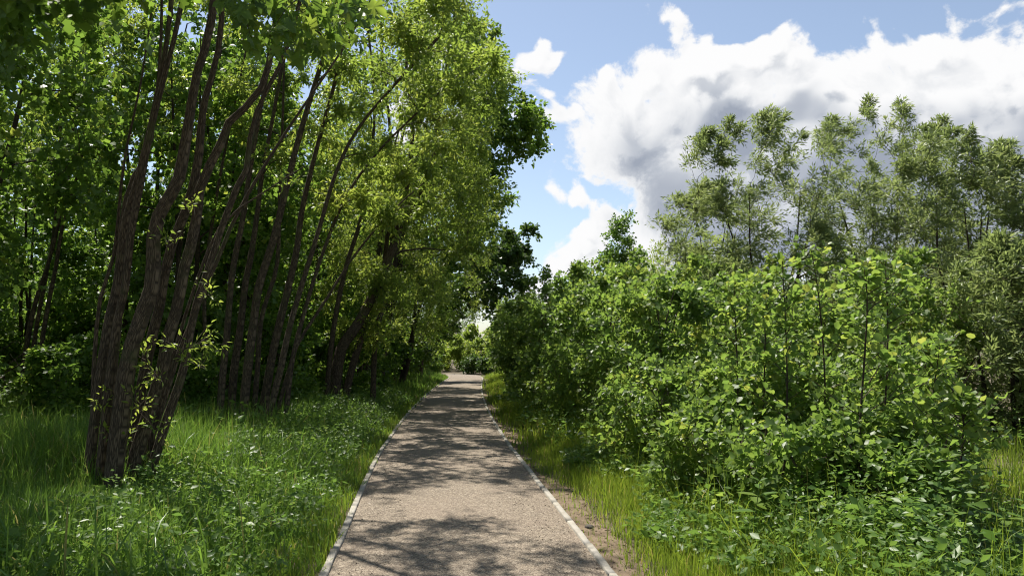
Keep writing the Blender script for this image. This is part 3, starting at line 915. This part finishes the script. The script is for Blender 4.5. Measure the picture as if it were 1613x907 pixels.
def leaf_objects(root, P, A, N, L, W, templ, mat, name='leaf'):
    """single leaves that the photo lets one pick out: one object each, sharing a few meshes"""
    T, F = TEMPL[templ]
    key = 'single_' + templ
    ms = []
    for k in range(4):
        V = T.copy(); V[:, 2] = V[:, 2] * (1 + .8 * k) - .05 * k * V[:, 0]**2
        ms.append(mesh_np('leaf', V, F, mat))
    A = unit(A); S = unit(np.cross(A, N)); Nn = np.cross(S, A)
    b = np.array(root.location)
    for i in range(len(P)):
        o = bpy.data.objects.new(name, ms[i % 4])
        m = Matrix.Identity(4)
        for r_ in range(3):
            m[r_][0] = A[i, r_] * L[i]; m[r_][1] = S[i, r_] * W[i]; m[r_][2] = Nn[i, r_] * W[i]; m[r_][3] = P[i, r_] - b[r_]
        o.matrix_basis = m
        COL.objects.link(o); o.parent = root

# big single leaves hanging from the bough
n = 230
u = rng.random(n)
px_ = 355 + 215 * u + rng.normal(0, 12, n)
py_ = -40 + rng.random(n)**.8 * (130 - 30 * np.abs(u - .55) * 2) * np.where(u < .12, .6, 1)
dd_ = rng.uniform(4.4, 5.4, n)
P = np.array([at(a, b_, c) for a, b_, c in zip(px_, py_, dd_)])
A = unit(np.stack([rng.normal(.1, .5, n), rng.normal(-.1, .5, n), rng.normal(-.85, .3, n)], 1))
N = unit(rng.normal(0, .6, (n, 3)) + np.array([0, -.6, .5]))
L = rng.uniform(.075, .125, n)
leaf_objects(over, P, A, N, L, L * .95, 'maple', M['maple_one'])
b = Buf()
for k in range(26):
    c = P[rng.integers(n)]
    j = rng.integers(2, 5)
    a = bough[j]
    b.tube(limb_curve(a, c, unit(np.array([.5, .2, .3])), 6), np.linspace(.006, .0025, 6), 4)
o = bpy.data.objects.new('leaf_stalks', b.mesh('leaf_stalks', M['twig'], np.array(over.location))); link(o, over); o['kind'] = 'stuff'

# ------------------------------------------------------------------ right-hand side
def willow(label, px, d, top_py, rad, n, lean=0.0, base_px=None, nst=4):
    c = at(px, 537, d)
    x_, y_ = c[0], d
    g0 = float(gz(x_, y_))
    top = at(px, top_py, d)[2]
    h = top - g0
    sts = []
    for k in range(nst):
        p0 = on_ground((x_ + rng.normal(0, .15), y_ + rng.normal(0, .15), 0), -.1)
        sx, sy = (k / (nst - 1) - .5) * rad * 1.2 + rng.normal(0, .2), rng.normal(0, rad * .35)
        pts = [p0] + [p0 + np.array([sx * u_**1.2 + lean * u_ + rng.normal(0, .08), sy * u_, h * u_]) for u_ in (.15, .35, .55, .78)]
        q = rng.uniform(.045, .065)
        sts.append((np.array(pts), [q * 1.2, q, q * .75, q * .45, q * .18]))
    n = int(n * 1.95)
    cl = np.vstack([blob(int(n * .7), (x_ + lean * .6, y_, g0 + h * .55), (rad, rad * .9, h * .38), (.32, .62), shell=.4),
                    blob(int(n * .45), (x_ + lean * .3, y_ - .3, g0 + h * .36), (rad * 1.1, rad * .9, h * .3), (.35, .62), shell=.4)])
    # upright shoots that break the outline
    for k in range(12):
        a = x_ + rad * rng.uniform(-.8, .8)
        zt = g0 + h * (.90 + .08 * rng.random()) - .9 * ((a - x_) / rad)**2
        cl = np.vstack([cl, [(a, y_ + rng.normal(0, .4), zt - .25, .45), (a + .1, y_ + rng.normal(0, .2), zt + .1, .34), (a + .22, y_, zt + .32, .2)]])
    return tree('willow_tree', label, 'tree', sts, cl, SP_WILLOW, 'willows on the open side of the path', bark='bark_dark', limb_parts=14, sides=8, rough=.03, link_from=.15)

willow('grey-green willow with its left edge ragged against the grey cloud', 1215, 19.0, 190, 2.3, 92, .2)
willow('shorter willow filling the slope between the sallows and the ragged-edged willow', 1105, 21.0, 300, 1.8, 50, .1, nst=4)
willow('tallest grey-green willow, its wind-blown tip rising highest into the cloud', 1392, 20.5, 170, 2.1, 92, .2)
willow('willow standing between the tallest willow and the right edge of the picture', 1512, 17.0, 222, 1.7, 74, .3)
willow('willow cut off by the right edge of the picture', 1655, 17.5, 208, 1.8, 70, .3, nst=3)
willow('low bushy willow in front of the tall ones at the right edge', 1590, 13.0, 400, 1.35, 52, .1, nst=4)
spw = dict(SP_WILLOW); spw.update(mat='sallow', wid=.34)
simple_tree('sallow_bush', 'rounded light green sallow between the willows and the narrow alder', 6.0, 26.5, 5.8, 2.0, spw, 74, 4, (.1, 0), .08, (.4, .7), r=.06)
simple_tree('sallow_bush', 'lower light green sallow nearest the narrow alder', 4.3, 27.5, 4.7, 1.7, spw, 60, 4, (0, 0), .08, (.4, .7), r=.05)
sa = dict(SP_OAK); sa.update(leaf='diamond', len=.12, wid=.75)
simple_tree('alder_tree', 'narrow darker alder rising above the bushes left of the willows', 5.0, 36.5, 7.9, 1.15, sa, 46, 1, (.1, 0), .2, (.4, .7), r=.09)
simple_tree('alder_tree', 'small pointed alder beside the taller narrow one', 3.7, 39, 5.9, 1.1, sa, 34, 1, (0, 0), .1, (.4, .65), r=.07)

# bushes lining the right edge of the path
def bush(name, label, x, y, h, rad, n, spec, group=None, stems=5, cat='bush', low=.03, parts=0):
    sts = []
    g0 = float(gz(x, y))
    for k in range(stems):
        p0 = np.array([x + rng.normal(0, rad * .3), y + rng.normal(0, rad * .3), g0 - .05])
        tx, ty = rng.normal(0, rad * .5, 2)
        sts.append((np.array([p0, p0 + (tx * .3, ty * .3, h * .35), p0 + (tx * .7, ty * .7, h * .7), p0 + (tx, ty, h * .95)]), [.018, .015, .01, .004]))
    cl = blob(n, (x, y, g0 + h * (.5 + low / 2)), (rad, rad, h * .5 * (1 - low)), (.25, .5), shell=.35)
    # leading shoots
    for k in range(max(3, n // 8)):
        a = rng.uniform(0, 6.28); q = rad * rng.random()**.5
        cl = np.vstack([cl, [(x + q * math.cos(a), y + q * math.sin(a), g0 + h * rng.uniform(.88, 1.08) - .35 * (q / rad)**2, rng.uniform(.16, .3))]])
    return tree(name, label, cat, sts, cl, spec, group, bark='twig', limb_parts=parts, sides=6, rough=0, stem_parts=True, link_from=.1, limb_r=.009, trunk_name='stem')

row = [('nearest of the leafy bushes lining the path, beside the bare soil', 2.15, 11.2, 2.5, 1.05, 60), ('second leafy bush along the path edge, just past the nearest', 1.45, 14.2, 2.8, 1.15, 62),
       ('tall leafy bush third along the path edge', 2.6, 16.0, 3.4, 1.4, 70), ('fourth leafy bush along the path, low skirt touching the grass', 1.0, 18.0, 3.0, 1.2, 60)]
for lab, x_, y_, h_, r_, n_ in row:
    bush('alder_bush', lab, x_, y_, h_, r_, n_, SP_BUSH, 'bushes lining the open side of the path')
sb = dict(SP_BUSH); sb.update(len=.095, nleaf=15, twigs=11)
far_row = [(2.2, 20.5, 3.5, 1.5, 62), (.75, 22.5, 3.2, 1.25, 56), (2.2, 25.5, 3.7, 1.6, 60), (.6, 28, 3.3, 1.4, 54), (2.4, 31, 3.8, 1.7, 56), (.5, 33.5, 3.4, 1.5, 50), (.45, 39, 3.4, 1.5, 50), (2.2, 37, 3.9, 1.6, 48), (.4, 44.5, 3.2, 1.5, 46), (2.6, 43, 4.2, 1.8, 44)]
def bush_copies(rows, name, label, spec, group, nproto):
    pro = []
    for k, q_ in enumerate(rows):
        x_, y_, h_, r_, n_ = q_[:5]
        if k < nproto:
            pro.append((bush(name, label, x_, y_, h_, r_, n_, spec, group), h_, r_))
        else:
            p_, ph, pr = pro[k % nproto]
            copy_tree(p_, x_, y_, rng.uniform(0, 6.28), (r_ / pr, r_ / pr, h_ / ph), label, group)
bush_copies(far_row, 'alder_bush', 'leafy bush in the far stretch of the row lining the path', sb, 'far bushes of the row lining the path', 4)
# bushes filling the middle ground on the right
mid = [(4.2, 12.5, 2.7, 1.3, 62), (6.4, 13.2, 2.9, 1.3, 58), (4.4, 17.5, 3.3, 1.6, 62), (4.4, 22, 3.8, 1.7, 56)]
for (x_, y_, h_, r_, n_), lab in zip(mid, ('leafy bush close behind the thin dark sapling stems', 'leafy bush behind the rightmost tall saplings', 'bush between the path row and the first willow', 'bush in front of the light green sallows')):
    bush('hazel_bush', lab, x_, y_, h_, r_, n_, SP_BUSH)

# --- alder saplings in front: thin dark stems, round leaves
def sapling(label, px, py_foot, d, pts, h_leaf, nleaf_single, nleaf_rest, r=.013, spread=.34):
    P = traced(pts, d, d)
    base = P[0].copy(); base[2] = float(gz(base[0], base[1]))
    root = bpy.data.objects.new('alder_sapling', None); root.location = base; link(root)
    tag(root, label, 'sapling', 'alder saplings in front of the bushes')
    Q = catmull(P, 40)
    b = Buf(); b.tube(Q, np.linspace(r, .004, 40), 7, .04)
    stem_o = link(bpy.data.objects.new('stem', b.mesh('stem', M['bark_dark'], base)), root)
    ztop, z0 = Q[-1, 2], Q[0, 2]
    nb = 24
    ends, tb = [], []
    for k in range(nb):
        u_ = h_leaf + (1 - h_leaf) * (k + rng.random()) / nb
        i = min(int(u_ * 39), 38)
        a = rng.uniform(0, 6.28)
        ln = spread * (1.25 - .75 * (u_ - h_leaf) / (1 - h_leaf)) * rng.uniform(.6, 1.25)
        e = Q[i] + np.array([math.cos(a) * ln, math.sin(a) * ln, ln * rng.uniform(.4, .9)])
        c = limb_curve(Q[i], e, unit(np.array([math.cos(a), math.sin(a), .5])), 7)
        bb = Buf(); bb.tube(c, np.linspace(.0048, .002, 7), 5)
        link(bpy.data.objects.new('branch', bb.mesh('branch', M['twig'], base)), stem_o)
        tb.append(c)
    tb.append(Q[-12:][::2][:6]); tb[-1] = np.vstack([tb[-1], Q[-1:]])
    T = np.stack([catmull(c, 7) for c in tb])
    n_ = nleaf_single + nleaf_rest
    bi = rng.integers(0, len(T), n_); ti = rng.integers(1, 7, n_)
    P_ = T[bi, ti] + rng.normal(0, .012, (n_, 3))
    dirv = unit(T[bi, 6] - T[bi, 0])
    side = rand_unit(n_)
    A = unit(dirv * .5 + side * .8 + np.array([0, 0, -.12]))
    N = unit(rand_unit(n_) * .6 + np.array([0, 0, .8]))
    P_ = P_ + A * .02
    L = rng.uniform(.035, .085, n_)
    o = np.argsort(-L)
    s_, q_ = o[:nleaf_single], o[nleaf_single:]
    leaf_objects(root, P_[s_], A[s_], N[s_], L[s_], L[s_] * .92, 'round', M['alder_one'])
    V, F, per = leaves(P_[q_], A[q_], N[q_], L[q_], L[q_] * .9, 'round')
    ob = bpy.data.objects.new('foliage', mesh_np('foliage', V - base, F, M['alder'], rnd=np.repeat(rng.random(len(q_)), per))); link(ob, root); ob['kind'] = 'stuff'
    return root

SAPS = [
    ('slim sapling stem farthest left, rising out of the bushes beside the verge', 1158, 800, 8.4, [(1160, 760), (1160, 700), (1162, 600), (1158, 500), (1156, 430)]),
    ('straight sapling stem with yellow-green top leaves, left of the leaning one', 1240, 800, 7.6, [(1236, 800), (1238, 700), (1240, 600), (1237, 500), (1232, 410)]),
    ('leaning sapling whose stem curves from lower left to upper right', 1300, 760, 7.8, [(1262, 770), (1285, 715), (1298, 650), (1299, 590), (1293, 500), (1286, 440), (1278, 395)]),
    ('sapling with straight dark stem standing among the nettles', 1352, 830, 6.6, [(1352, 860), (1351, 760), (1355, 660), (1362, 560), (1366, 480), (1362, 420)]),
    ('tallest sapling, dark stem with large bright leaves near its top', 1398, 800, 7.0, [(1380, 830), (1386, 740), (1394, 640), (1398, 560), (1398, 480), (1394, 410)]),
    ('short sapling with a bare lower stem at the right of the saplings', 1510, 860, 6.2, [(1504, 880), (1510, 790), (1514, 720), (1518, 670), (1512, 640)]),
    ('sapling leaning outward with large pale leaves, right of the tallest', 1470, 780, 7.2, [(1432, 810), (1445, 730), (1462, 660), (1474, 590), (1482, 535)]),
    ('thin sapling wedged between the straight one and the leaning one', 1200, 780, 8.0, [(1205, 790), (1200, 700), (1204, 600), (1206, 520), (1212, 440)]),
]
for k, (lab, px, pf, d, pts) in enumerate(SAPS):
    sapling(lab, px, pf, d, pts, .30 if k != 5 else .5, 130, 190, r=.014 if k != 6 else .011)

# more, smaller bushes at the foot of the saplings
FOOT_LABELS = ['low leafy bush among the nettles, in front of the leaning sapling', 'low leafy bush nearest the camera, below the straight dark sapling', 'low leafy bush on the edge of the verge grass beside the nettles', 'low leafy bush filling the gap below the leaning sapling', 'low leafy bush between the verge herbs and the leaning sapling', 'low bush at the foot of the tallest sapling, toward the meadow',
               'smallest low bush, just behind the nettles below the straight dark sapling', 'low bush nearest the verge grass, left of all the saplings', 'taller low bush at the back, behind the tallest sapling']
foot = [(2.35, 6.7, .85, .6, 24), (3.05, 6.3, .95, .62, 26), (2.0, 7.7, .95, .6, 24), (3.0, 8.6, 1.5, .8, 36), (2.3, 8.9, 1.25, .75, 32), (4.0, 8.3, 1.45, .65, 32), (3.6, 7.6, 1.1, .55, 24), (1.75, 9.6, 1.3, .65, 28), (3.8, 9.8, 2.1, 1.0, 46)]
for k, (x_, y_, h_, r_, n_) in enumerate(foot):
    sf = dict(SP_BUSH); sf.update(len=.07, leaf='diamond', nleaf=14, twigs=11)
    bush('bramble_bush', FOOT_LABELS[k], x_, y_, h_, r_, n_, sf, 'low bushes under the saplings', stems=4)

# far end of the path: sunlit thicket behind the bend, two dark bushes
endb = [(-8.5, 60, 2.3, 1.9, 44), (-5.8, 61, 2.3, 1.9, 44), (-3.0, 61.5, 2.5, 2.0, 46), (-.4, 60, 2.9, 2.1, 46), (2.2, 58, 3.3, 2.2, 46), (-7, 66, 3.2, 2.6, 44), (-2.5, 67, 3.3, 2.6, 44), (2, 66, 3.8, 2.6, 44)]
se = dict(SP_BUSH); se.update(len=.17, wid=.6, nleaf=13, twigs=11, mat='sallow')
bush_copies(endb, 'sunlit_bush', 'sunlit pale green bush behind the bend of the path', se, 'sunlit thicket beyond the bend', 2)
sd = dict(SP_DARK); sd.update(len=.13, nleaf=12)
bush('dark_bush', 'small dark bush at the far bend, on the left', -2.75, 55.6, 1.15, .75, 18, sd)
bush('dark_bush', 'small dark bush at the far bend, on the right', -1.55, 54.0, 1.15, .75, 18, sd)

# understory along the shaded side
su = dict(SP_BUSH); su.update(len=.10, nleaf=14, twigs=11, mat='maple')
under = [(-5.2, 17.2, 2.2, 1.0, 40), (-7.6, 14.0, 1.6, 1.1, 38), (-9.6, 12.6, 1.6, 1.2, 38), (-6.0, 15.2, 1.5, .9, 30), (-11.5, 15, 1.8, 1.4, 36), (-4.6, 21.6, 2.2, 1.0, 40), (-8.4, 19.5, 2.6, 1.5, 36), (-6.6, 25, 2.6, 1.4, 34),
         (-10.8, 21, 3.0, 1.7, 0), (-13.6, 17.5, 2.6, 1.6, 0), (-12, 27.5, 3.4, 1.9, 0), (-15.5, 24, 3.4, 2.0, 0), (-9.4, 31, 3.4, 1.9, 0), (-19, 18, 3.2, 2.0, 0), (-14.5, 33, 3.6, 2.2, 0), (-19.5, 28, 3.6, 2.2, 0), (-11.0, 38.5, 3.6, 2.2, 0), (-17, 39, 3.8, 2.4, 0), (-24, 23, 3.6, 2.4, 0), (-15.6, 10.5, 2.4, 1.6, 0)]
bush_copies(under, 'understory_bush', 'leafy bush growing in the shade under the trees', su, 'bushes under the trees of the wood', 5)
su2 = dict(su); su2.update(mat='oak', len=.12)
under2 = [(-4.9, 25.5, 2.5, 1.2, 40), (-5.2, 29.5, 2.8, 1.3, 40), (-5.3, 34, 2.8, 1.3, 38), (-5.3, 38, 2.6, 1.3, 36), (-5.6, 45, 2.8, 1.4, 36), (-7.2, 43, 3.4, 1.8, 36), (-7, 31.5, 3.2, 1.6, 36), (-7.4, 36, 3.4, 1.7, 36), (-6.6, 49.5, 2.6, 1.6, 36), (-4.9, 48.6, 1.2, .85, 36)]
bush_copies(under2, 'verge_bush', 'deep green bush in the row that closes the shaded verge', su2, 'bushes along the shaded verge', 3)

# far trees on the open side, seen only through gaps
FAR = [(14, 34, .8), (20, 28, .85), (10, 48, .8), (22, 45, .95), (3.5, 75, 1.0), (12, 78, 1.1), (-6, 84, 1.1), (24, 70, 1.1), (-16, 76, 1.1)]
for k, (x_, y_, s_) in enumerate(FAR):
    copy_tree(m2, x_, y_, rng.uniform(0, 6.28), s_ * .8, 'distant tree showing only through gaps in the bushes', 'distant trees beyond the bushes')

# ------------------------------------------------------------------ grass and herbs
def blades(name, label, xy, h, wd, mat, segs=3, bend=.5, lean=(0, 0)):
    n_ = len(xy)
    a = rng.random(n_) * 2 * np.pi
    fx = np.stack([np.cos(a), np.sin(a), np.zeros(n_)], 1)
    b_ = rng.random(n_) * 2 * np.pi
    bd = np.stack([np.cos(b_) + lean[0], np.sin(b_) + lean[1], np.zeros(n_)], 1)
    bd = unit(bd)
    k = bend * np.abs(rng.normal(.55, .4, n_))
    z0 = gz(xy[:, 0], xy[:, 1]) - .03
    base = np.stack([xy[:, 0], xy[:, 1], z0], 1)
    rows = []
    for i in range(segs):
        t = i / segs
        th = k * t * 1.5
        c = base + bd * (h * (t**2) * k)[:, None] * .9 + np.array([0, 0, 1.0]) * (h * t * (1 - .28 * np.minimum(k, 1.6) * t))[:, None]
        wv = (wd * (1 - .55 * t))[:, None]
        rows += [c - fx * wv / 2, c + fx * wv / 2]
    t = 1.0
    tip = base + bd * (h * k)[:, None] * .9 + np.array([0, 0, 1.0]) * (h * (1 - .38 * np.minimum(k, 1.9)))[:, None]
    rows.append(tip)
    V = np.stack(rows, 1)
    per = 2 * segs + 1
    F = []
    for i in range(segs - 1):
        F += [(2 * i, 2 * i + 1, 2 * i + 3), (2 * i, 2 * i + 3, 2 * i + 2)]
    F.append((2 * segs - 2, 2 * segs - 1, 2 * segs))
    F = np.array(F)
    FF = (F[None] + (np.arange(n_) * per)[:, None, None]).reshape(-1, 3)
    rv = np.clip(rng.normal(.42, .22, n_), 0, 1)
    rv[rng.random(n_) < .03] = 1.0
    o_ = link(bpy.data.objects.new(name, mesh_np(name, V.reshape(-1, 3), FF, M[mat], rnd=np.repeat(rv, len(F)))))
    tag(o_, label, 'grass', kind='stuff')
    return o_

def scatter(n_, x0, x1, y0, y1, cond, clump=.0, pw=1.0):
    out = np.zeros((0, 2))
    while len(out) < n_:
        y_ = y0 + (y1 - y0) * rng.random(n_)**pw
        x_ = rng.uniform(x0, x1, n_)
        if clump:
            f = np.sin(x_ * 5.1 + 2 * np.sin(y_ * 3.3)) * np.sin(y_ * 4.3 + 1.7 * np.sin(x_ * 2.7))
            ok = rng.random(n_) < (1 - clump) + clump * (f * .5 + .5)
        else:
            ok = np.ones(n_, bool)
        ok &= np.abs(x_) < .72 * y_ + 1.5
        x_, y_ = x_[ok], y_[ok]
        s_ = path_side(x_, y_)
        k = cond(x_, y_, s_)
        out = np.vstack([out, np.stack([x_[k], y_[k]], 1)])
    return out[:n_]

def left_h(xy):
    s_ = -path_side(xy[:, 0], xy[:, 1]) - 1.0
    near = np.clip((9.0 - xy[:, 1]) / 1.2, 0, 1)
    return np.clip(.15 + .34 * s_, .12, .78) * (1 - near) + np.clip(.12 + .2 * s_, .1, .40) * near

xy = scatter(44000, -9, 0, 3.2, 9.5, lambda x, y, s: (s < -1.06) & (rng.random(len(x)) < np.clip((-s - 1.0) * 1.6, .25, 1)), .35)
h = left_h(xy) * rng.uniform(.6, 1.25, len(xy))
h *= 1 - .45 * np.exp(-(((xy[:, 0] + 3.6) / .9)**2 + ((xy[:, 1] - 7.6) / .8)**2))
blades('tall_grass', 'tall lush grass around the nearest trunks', xy, h, rng.uniform(.007, .016, len(xy)), 'grass', 3, .8)
xy = scatter(1500, -8, 0, 3.6, 10.5, lambda x, y, s: (s < -1.6) & ~((y > 5.2) & (y < 8.4) & (x < -2.0)), .5)
blades('broad_grass', 'long arching broad grass blades rising above the lush grass', xy, rng.uniform(.4, .8, len(xy)), rng.uniform(.012, .021, len(xy)), 'grass', 5, 1.0)
xy = scatter(23000, -14, 0, 9.5, 18, lambda x, y, s: (s < -1.06), .35, 1.2)
h = np.clip(left_h(xy), .12, .72) * rng.uniform(.6, 1.2, len(xy))
blades('tall_grass', 'tall grass in front of the shaded wood', xy, h, rng.uniform(.010, .019, len(xy)), 'grass', 2, .7)
xy = scatter(15000, -9, 0, 18, 52, lambda x, y, s: (s < -1.05) & (s > -5), .3)
h = np.clip(left_h(xy), .12, .6) * rng.uniform(.6, 1.2, len(xy))
blades('verge_grass', 'grass verge running along the shaded side of the path', xy, h, rng.uniform(.02, .035, len(xy)), 'grass', 2, .6)
# short grass fringe hugging the left edging
xy = scatter(9000, -4, 1, 3.2, 24, lambda x, y, s: (s < -1.03) & (s > -1.45), .4, 1.5)
blades('fringe_grass', 'short yellow-green grass fringe along the shaded edging', xy, rng.uniform(.05, .2, len(xy)), rng.uniform(.004, .009, len(xy)), 'verge', 3, .9)
# right verge
def rcond(x, y, s):
    e = s - 1.02
    p = np.clip((e - .06 - .13 * np.sin(y * .9 + 1)) / .35, .16, 1)
    return (s > 1.03) & (rng.random(len(x)) < p)
xy = scatter(24000, -1, 4.6, 3.2, 12, lambda x, y, s: rcond(x, y, s) & (s < 2.6), .45, 1.2)
sd_ = path_side(xy[:, 0], xy[:, 1]) - 1.0
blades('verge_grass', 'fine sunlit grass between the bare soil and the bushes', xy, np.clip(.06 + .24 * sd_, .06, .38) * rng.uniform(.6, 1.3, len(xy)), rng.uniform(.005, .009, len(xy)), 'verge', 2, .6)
xy = scatter(16000, -3, 4, 12, 50, lambda x, y, s: rcond(x, y, s) & (s < 3.0), .4, 1.3)
sd_ = path_side(xy[:, 0], xy[:, 1]) - 1.0
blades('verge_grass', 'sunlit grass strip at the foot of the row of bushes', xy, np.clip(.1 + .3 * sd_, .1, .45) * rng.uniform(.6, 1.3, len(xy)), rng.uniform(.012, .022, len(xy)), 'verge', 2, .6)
xy = scatter(15000, 2.5, 16, 4.0, 16, lambda x, y, s: (s > 3.2) & ((x > .56 * y) | (y > 9)), .35, 1.2)
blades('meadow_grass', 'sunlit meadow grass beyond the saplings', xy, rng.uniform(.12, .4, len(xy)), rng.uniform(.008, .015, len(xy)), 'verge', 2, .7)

# low herbs: paired leaves on short stems, in masses
def herb_mass(name, label, xy, h, lf, mat='herb', nl=10, wid=.62, spread=.10):
    n_ = len(xy)
    z0 = gz(xy[:, 0], xy[:, 1])
    t = rng.random((n_, nl))**.7
    a = rng.random((n_, nl)) * 6.28
    lean = rng.normal(0, .18, (n_, 2))
    zz = z0[:, None] + h[:, None] * (.15 + .85 * t)
    off = spread * rng.uniform(.1, 1, (n_, nl))
    P = np.stack([xy[:, 0:1] + lean[:, 0:1] * h[:, None] * t + np.cos(a) * off, xy[:, 1:2] + lean[:, 1:2] * h[:, None] * t + np.sin(a) * off, zz], -1).reshape(-1, 3)
    ar = a.ravel(); k = len(P)
    A = unit(np.stack([np.cos(ar), np.sin(ar), rng.normal(.1, .5, k)], 1))
    N = unit(rand_unit(k) * .75 + np.array([0, 0, 1.0]))
    L = lf * np.repeat(np.clip(np.exp(rng.normal(0, .3, n_)), .5, 1.5), nl) * rng.uniform(.6, 1.3, k)
    V, F, per = leaves(P, A, N, L, L * wid * np.repeat(rng.uniform(.5, 1.2, n_), nl), 'diamond')
    rv = np.repeat(np.clip(rng.normal(.45, .22, n_), 0, 1), nl * per)
    o_ = link(bpy.data.objects.new(name, mesh_np(name, V, F, M[mat], rnd=rv)))
    tag(o_, label, 'undergrowth', kind='stuff')

xy = scatter(1900, -5, 0, 4, 24, lambda x, y, s: (s < -1.25) & (s > -3.0), .5, 1.3)
herb_mass('undergrowth', 'leafy herbs mixed into the grass beside the shaded edging', xy, np.clip(left_h(xy) * .95, .12, .5), .05)
xy = scatter(7000, 0, 7, 3.9, 11, lambda x, y, s: (s > 1.75 + .25 * np.sin(y * 1.7)) & ((x < 4.3) | (y < 6.5)), .45)
sd_ = path_side(xy[:, 0], xy[:, 1])
herb_mass('undergrowth', 'leafy herbs covering the ground under the saplings', xy, np.where(xy[:, 0] > .56 * xy[:, 1], .2, np.clip(.14 + .34 * (sd_ - 1.7), .14, .75)) * rng.uniform(.6, 1.3, len(xy)), .06, nl=9)
xy = scatter(3500, 0, 6, 4.2, 9.5, lambda x, y, s: (s > 1.9), .5)
blades('herb_grass', 'thin grass blades rising between the herbs under the saplings', xy, rng.uniform(.25, .75, len(xy)), rng.uniform(.005, .010, len(xy)), 'verge', 3, .8)
xy = scatter(2600, -1, 9, 11, 26, lambda x, y, s: (s > 1.5), .4)
herb_mass('undergrowth', 'leafy herbs at the foot of the bushes further along', xy, rng.uniform(.2, .6, len(xy)), .085, nl=8)
xy = scatter(2400, -16, -3, 11, 34, lambda x, y, s: (s < -2.2), .3)
herb_mass('undergrowth', 'dark leafy plants covering the floor of the wood', xy, rng.uniform(.2, .7, len(xy)), .11, nl=9)

# single nettle-like plants that stand out in front of the saplings
def nettle_meshes():
    res = []
    for v in range(4):
        hh = 1.0
        b = Buf()
        tipx, tipy = rng.normal(0, .07, 2)
        Q = catmull(np.array([(0, 0, 0), (tipx * .3, tipy * .3, .35), (tipx * .7, tipy * .7, .7), (tipx, tipy, 1.0)]), 9)
        b.tube(Q, np.linspace(.009, .004, 9), 5)
        stem_m = b.mesh('stem', M['herb_stem'])
        P, A, N, L = [], [], [], []
        for k in range(9):
            u_ = .2 + .8 * k / 8
            c = np.array([np.interp(u_, np.linspace(0, 1, 9), Q[:, q]) for q in range(3)])
            for s_ in (0, 1):
                a = k * 1.57 + s_ * 3.1416 + rng.normal(0, .2)
                P.append(c); A.append((math.cos(a), math.sin(a), .25 - .35 * (1 - u_) + rng.normal(0, .12)))
                N.append((-.2 * math.cos(a), -.2 * math.sin(a), 1)); L.append((.30 if k < 7 else .18) * rng.uniform(.8, 1.2) * (1.15 - .5 * u_))
        P, A, N, L = map(np.array, (P, A, N, L))
        V, F, per = leaves(P, unit(A), unit(N), L, L * .55, 'oval')
        leaf_m = mesh_np('foliage', V, F, M['herb'], rnd=np.repeat(rng.random(len(P)), per))
        res.append((stem_m, leaf_m))
    return res
M['herb_stem'] = simple_noise_mat('herb_stem', [(.3, (.05, .1, .02)), (.7, (.1, .15, .04))], 8.0)
NM = nettle_meshes()
xy = scatter(46, .8, 5, 4.6, 8.2, lambda x, y, s: (s > 2.0), 0)
for k, (x_, y_) in enumerate(xy):
    r_ = bpy.data.objects.new('nettle_plant', None); r_.location = (x_, y_, float(gz(x_, y_)) - .01)
    hh = rng.uniform(.35, .62)
    r_.rotation_euler = (0, 0, rng.uniform(0, 6.28)); r_.scale = (hh, hh, hh); link(r_)
    tag(r_, 'nettle plant with paired leaves in front of the saplings', 'plant', 'nettles in front of the saplings')
    for m_, nm in zip(NM[k % 4], ('stem', 'foliage')):
        link(bpy.data.objects.new(nm, m_), r_)

# dark clod on the bare verge
def rock(name, label, c, size, seed):
    r = np.random.default_rng(seed)
    import bmesh
    bm = bmesh.new()
    bmesh.ops.create_icosphere(bm, subdivisions=2, radius=1)
    for v in bm.verts:
        f = 1 + r.normal(0, .13)
        v.co = Vector((v.co.x * size * f * 1.3, v.co.y * size * f, v.co.z * size * .7 * f))
    me = bpy.data.meshes.new(name); bm.to_mesh(me); bm.free()
    me.materials.append(M['stone'])
    o_ = bpy.data.objects.new(name, me); o_.location = c; link(o_)
    tag(o_, label, 'stone')
g = at(928, 823, 6.95)
rock('stone', 'dark lump lying alone on the bare soil beside the edging', (g[0], g[1], float(gz(g[0], g[1])) + .0), .032, 5)
g = at(832, 719, 10.9)
rock('stone', 'dark clod at the edge of the verge grass farther up the path', (g[0], g[1], float(gz(g[0], g[1])) + .0), .04, 8)

# fallen leaves along the edges of the path
n = 420
yy = 4 + 20 * rng.random(n)**1.4
sgn = np.where(rng.random(n) < .55, -1, 1)
xx = np.interp(yy, PATH[:300, 1], PATH[:300, 0]) + sgn * (.93 - np.abs(rng.normal(0, .25, n)))
P = np.stack([xx, yy, gz(xx, yy) + .022], 1)
a = rng.random(n) * 6.28
V, F, per = leaves(P, np.stack([np.cos(a), np.sin(a), rng.normal(0, .1, n)], 1), unit(rand_unit(n) * .3 + np.array([0, 0, 1])), rng.uniform(.012, .035, n), rng.uniform(.008, .02, n), 'diamond')
o = link(bpy.data.objects.new('fallen_leaves', mesh_np('fallen_leaves', V, F, M['litter'], rnd=np.repeat(rng.random(n), per))))
tag(o, 'scattered dry leaf litter on the footpath', 'leaf litter', kind='stuff')

tris = 0
seen = set()
for o in scene.objects:
    if o.type == 'MESH' and o.data.name not in seen:
        seen.add(o.data.name)
        tris += sum(1 for _ in ()) + len(o.data.loops) - 2 * len(o.data.polygons)
print('TRIANGLES', tris, 'OBJECTS', len(scene.objects))
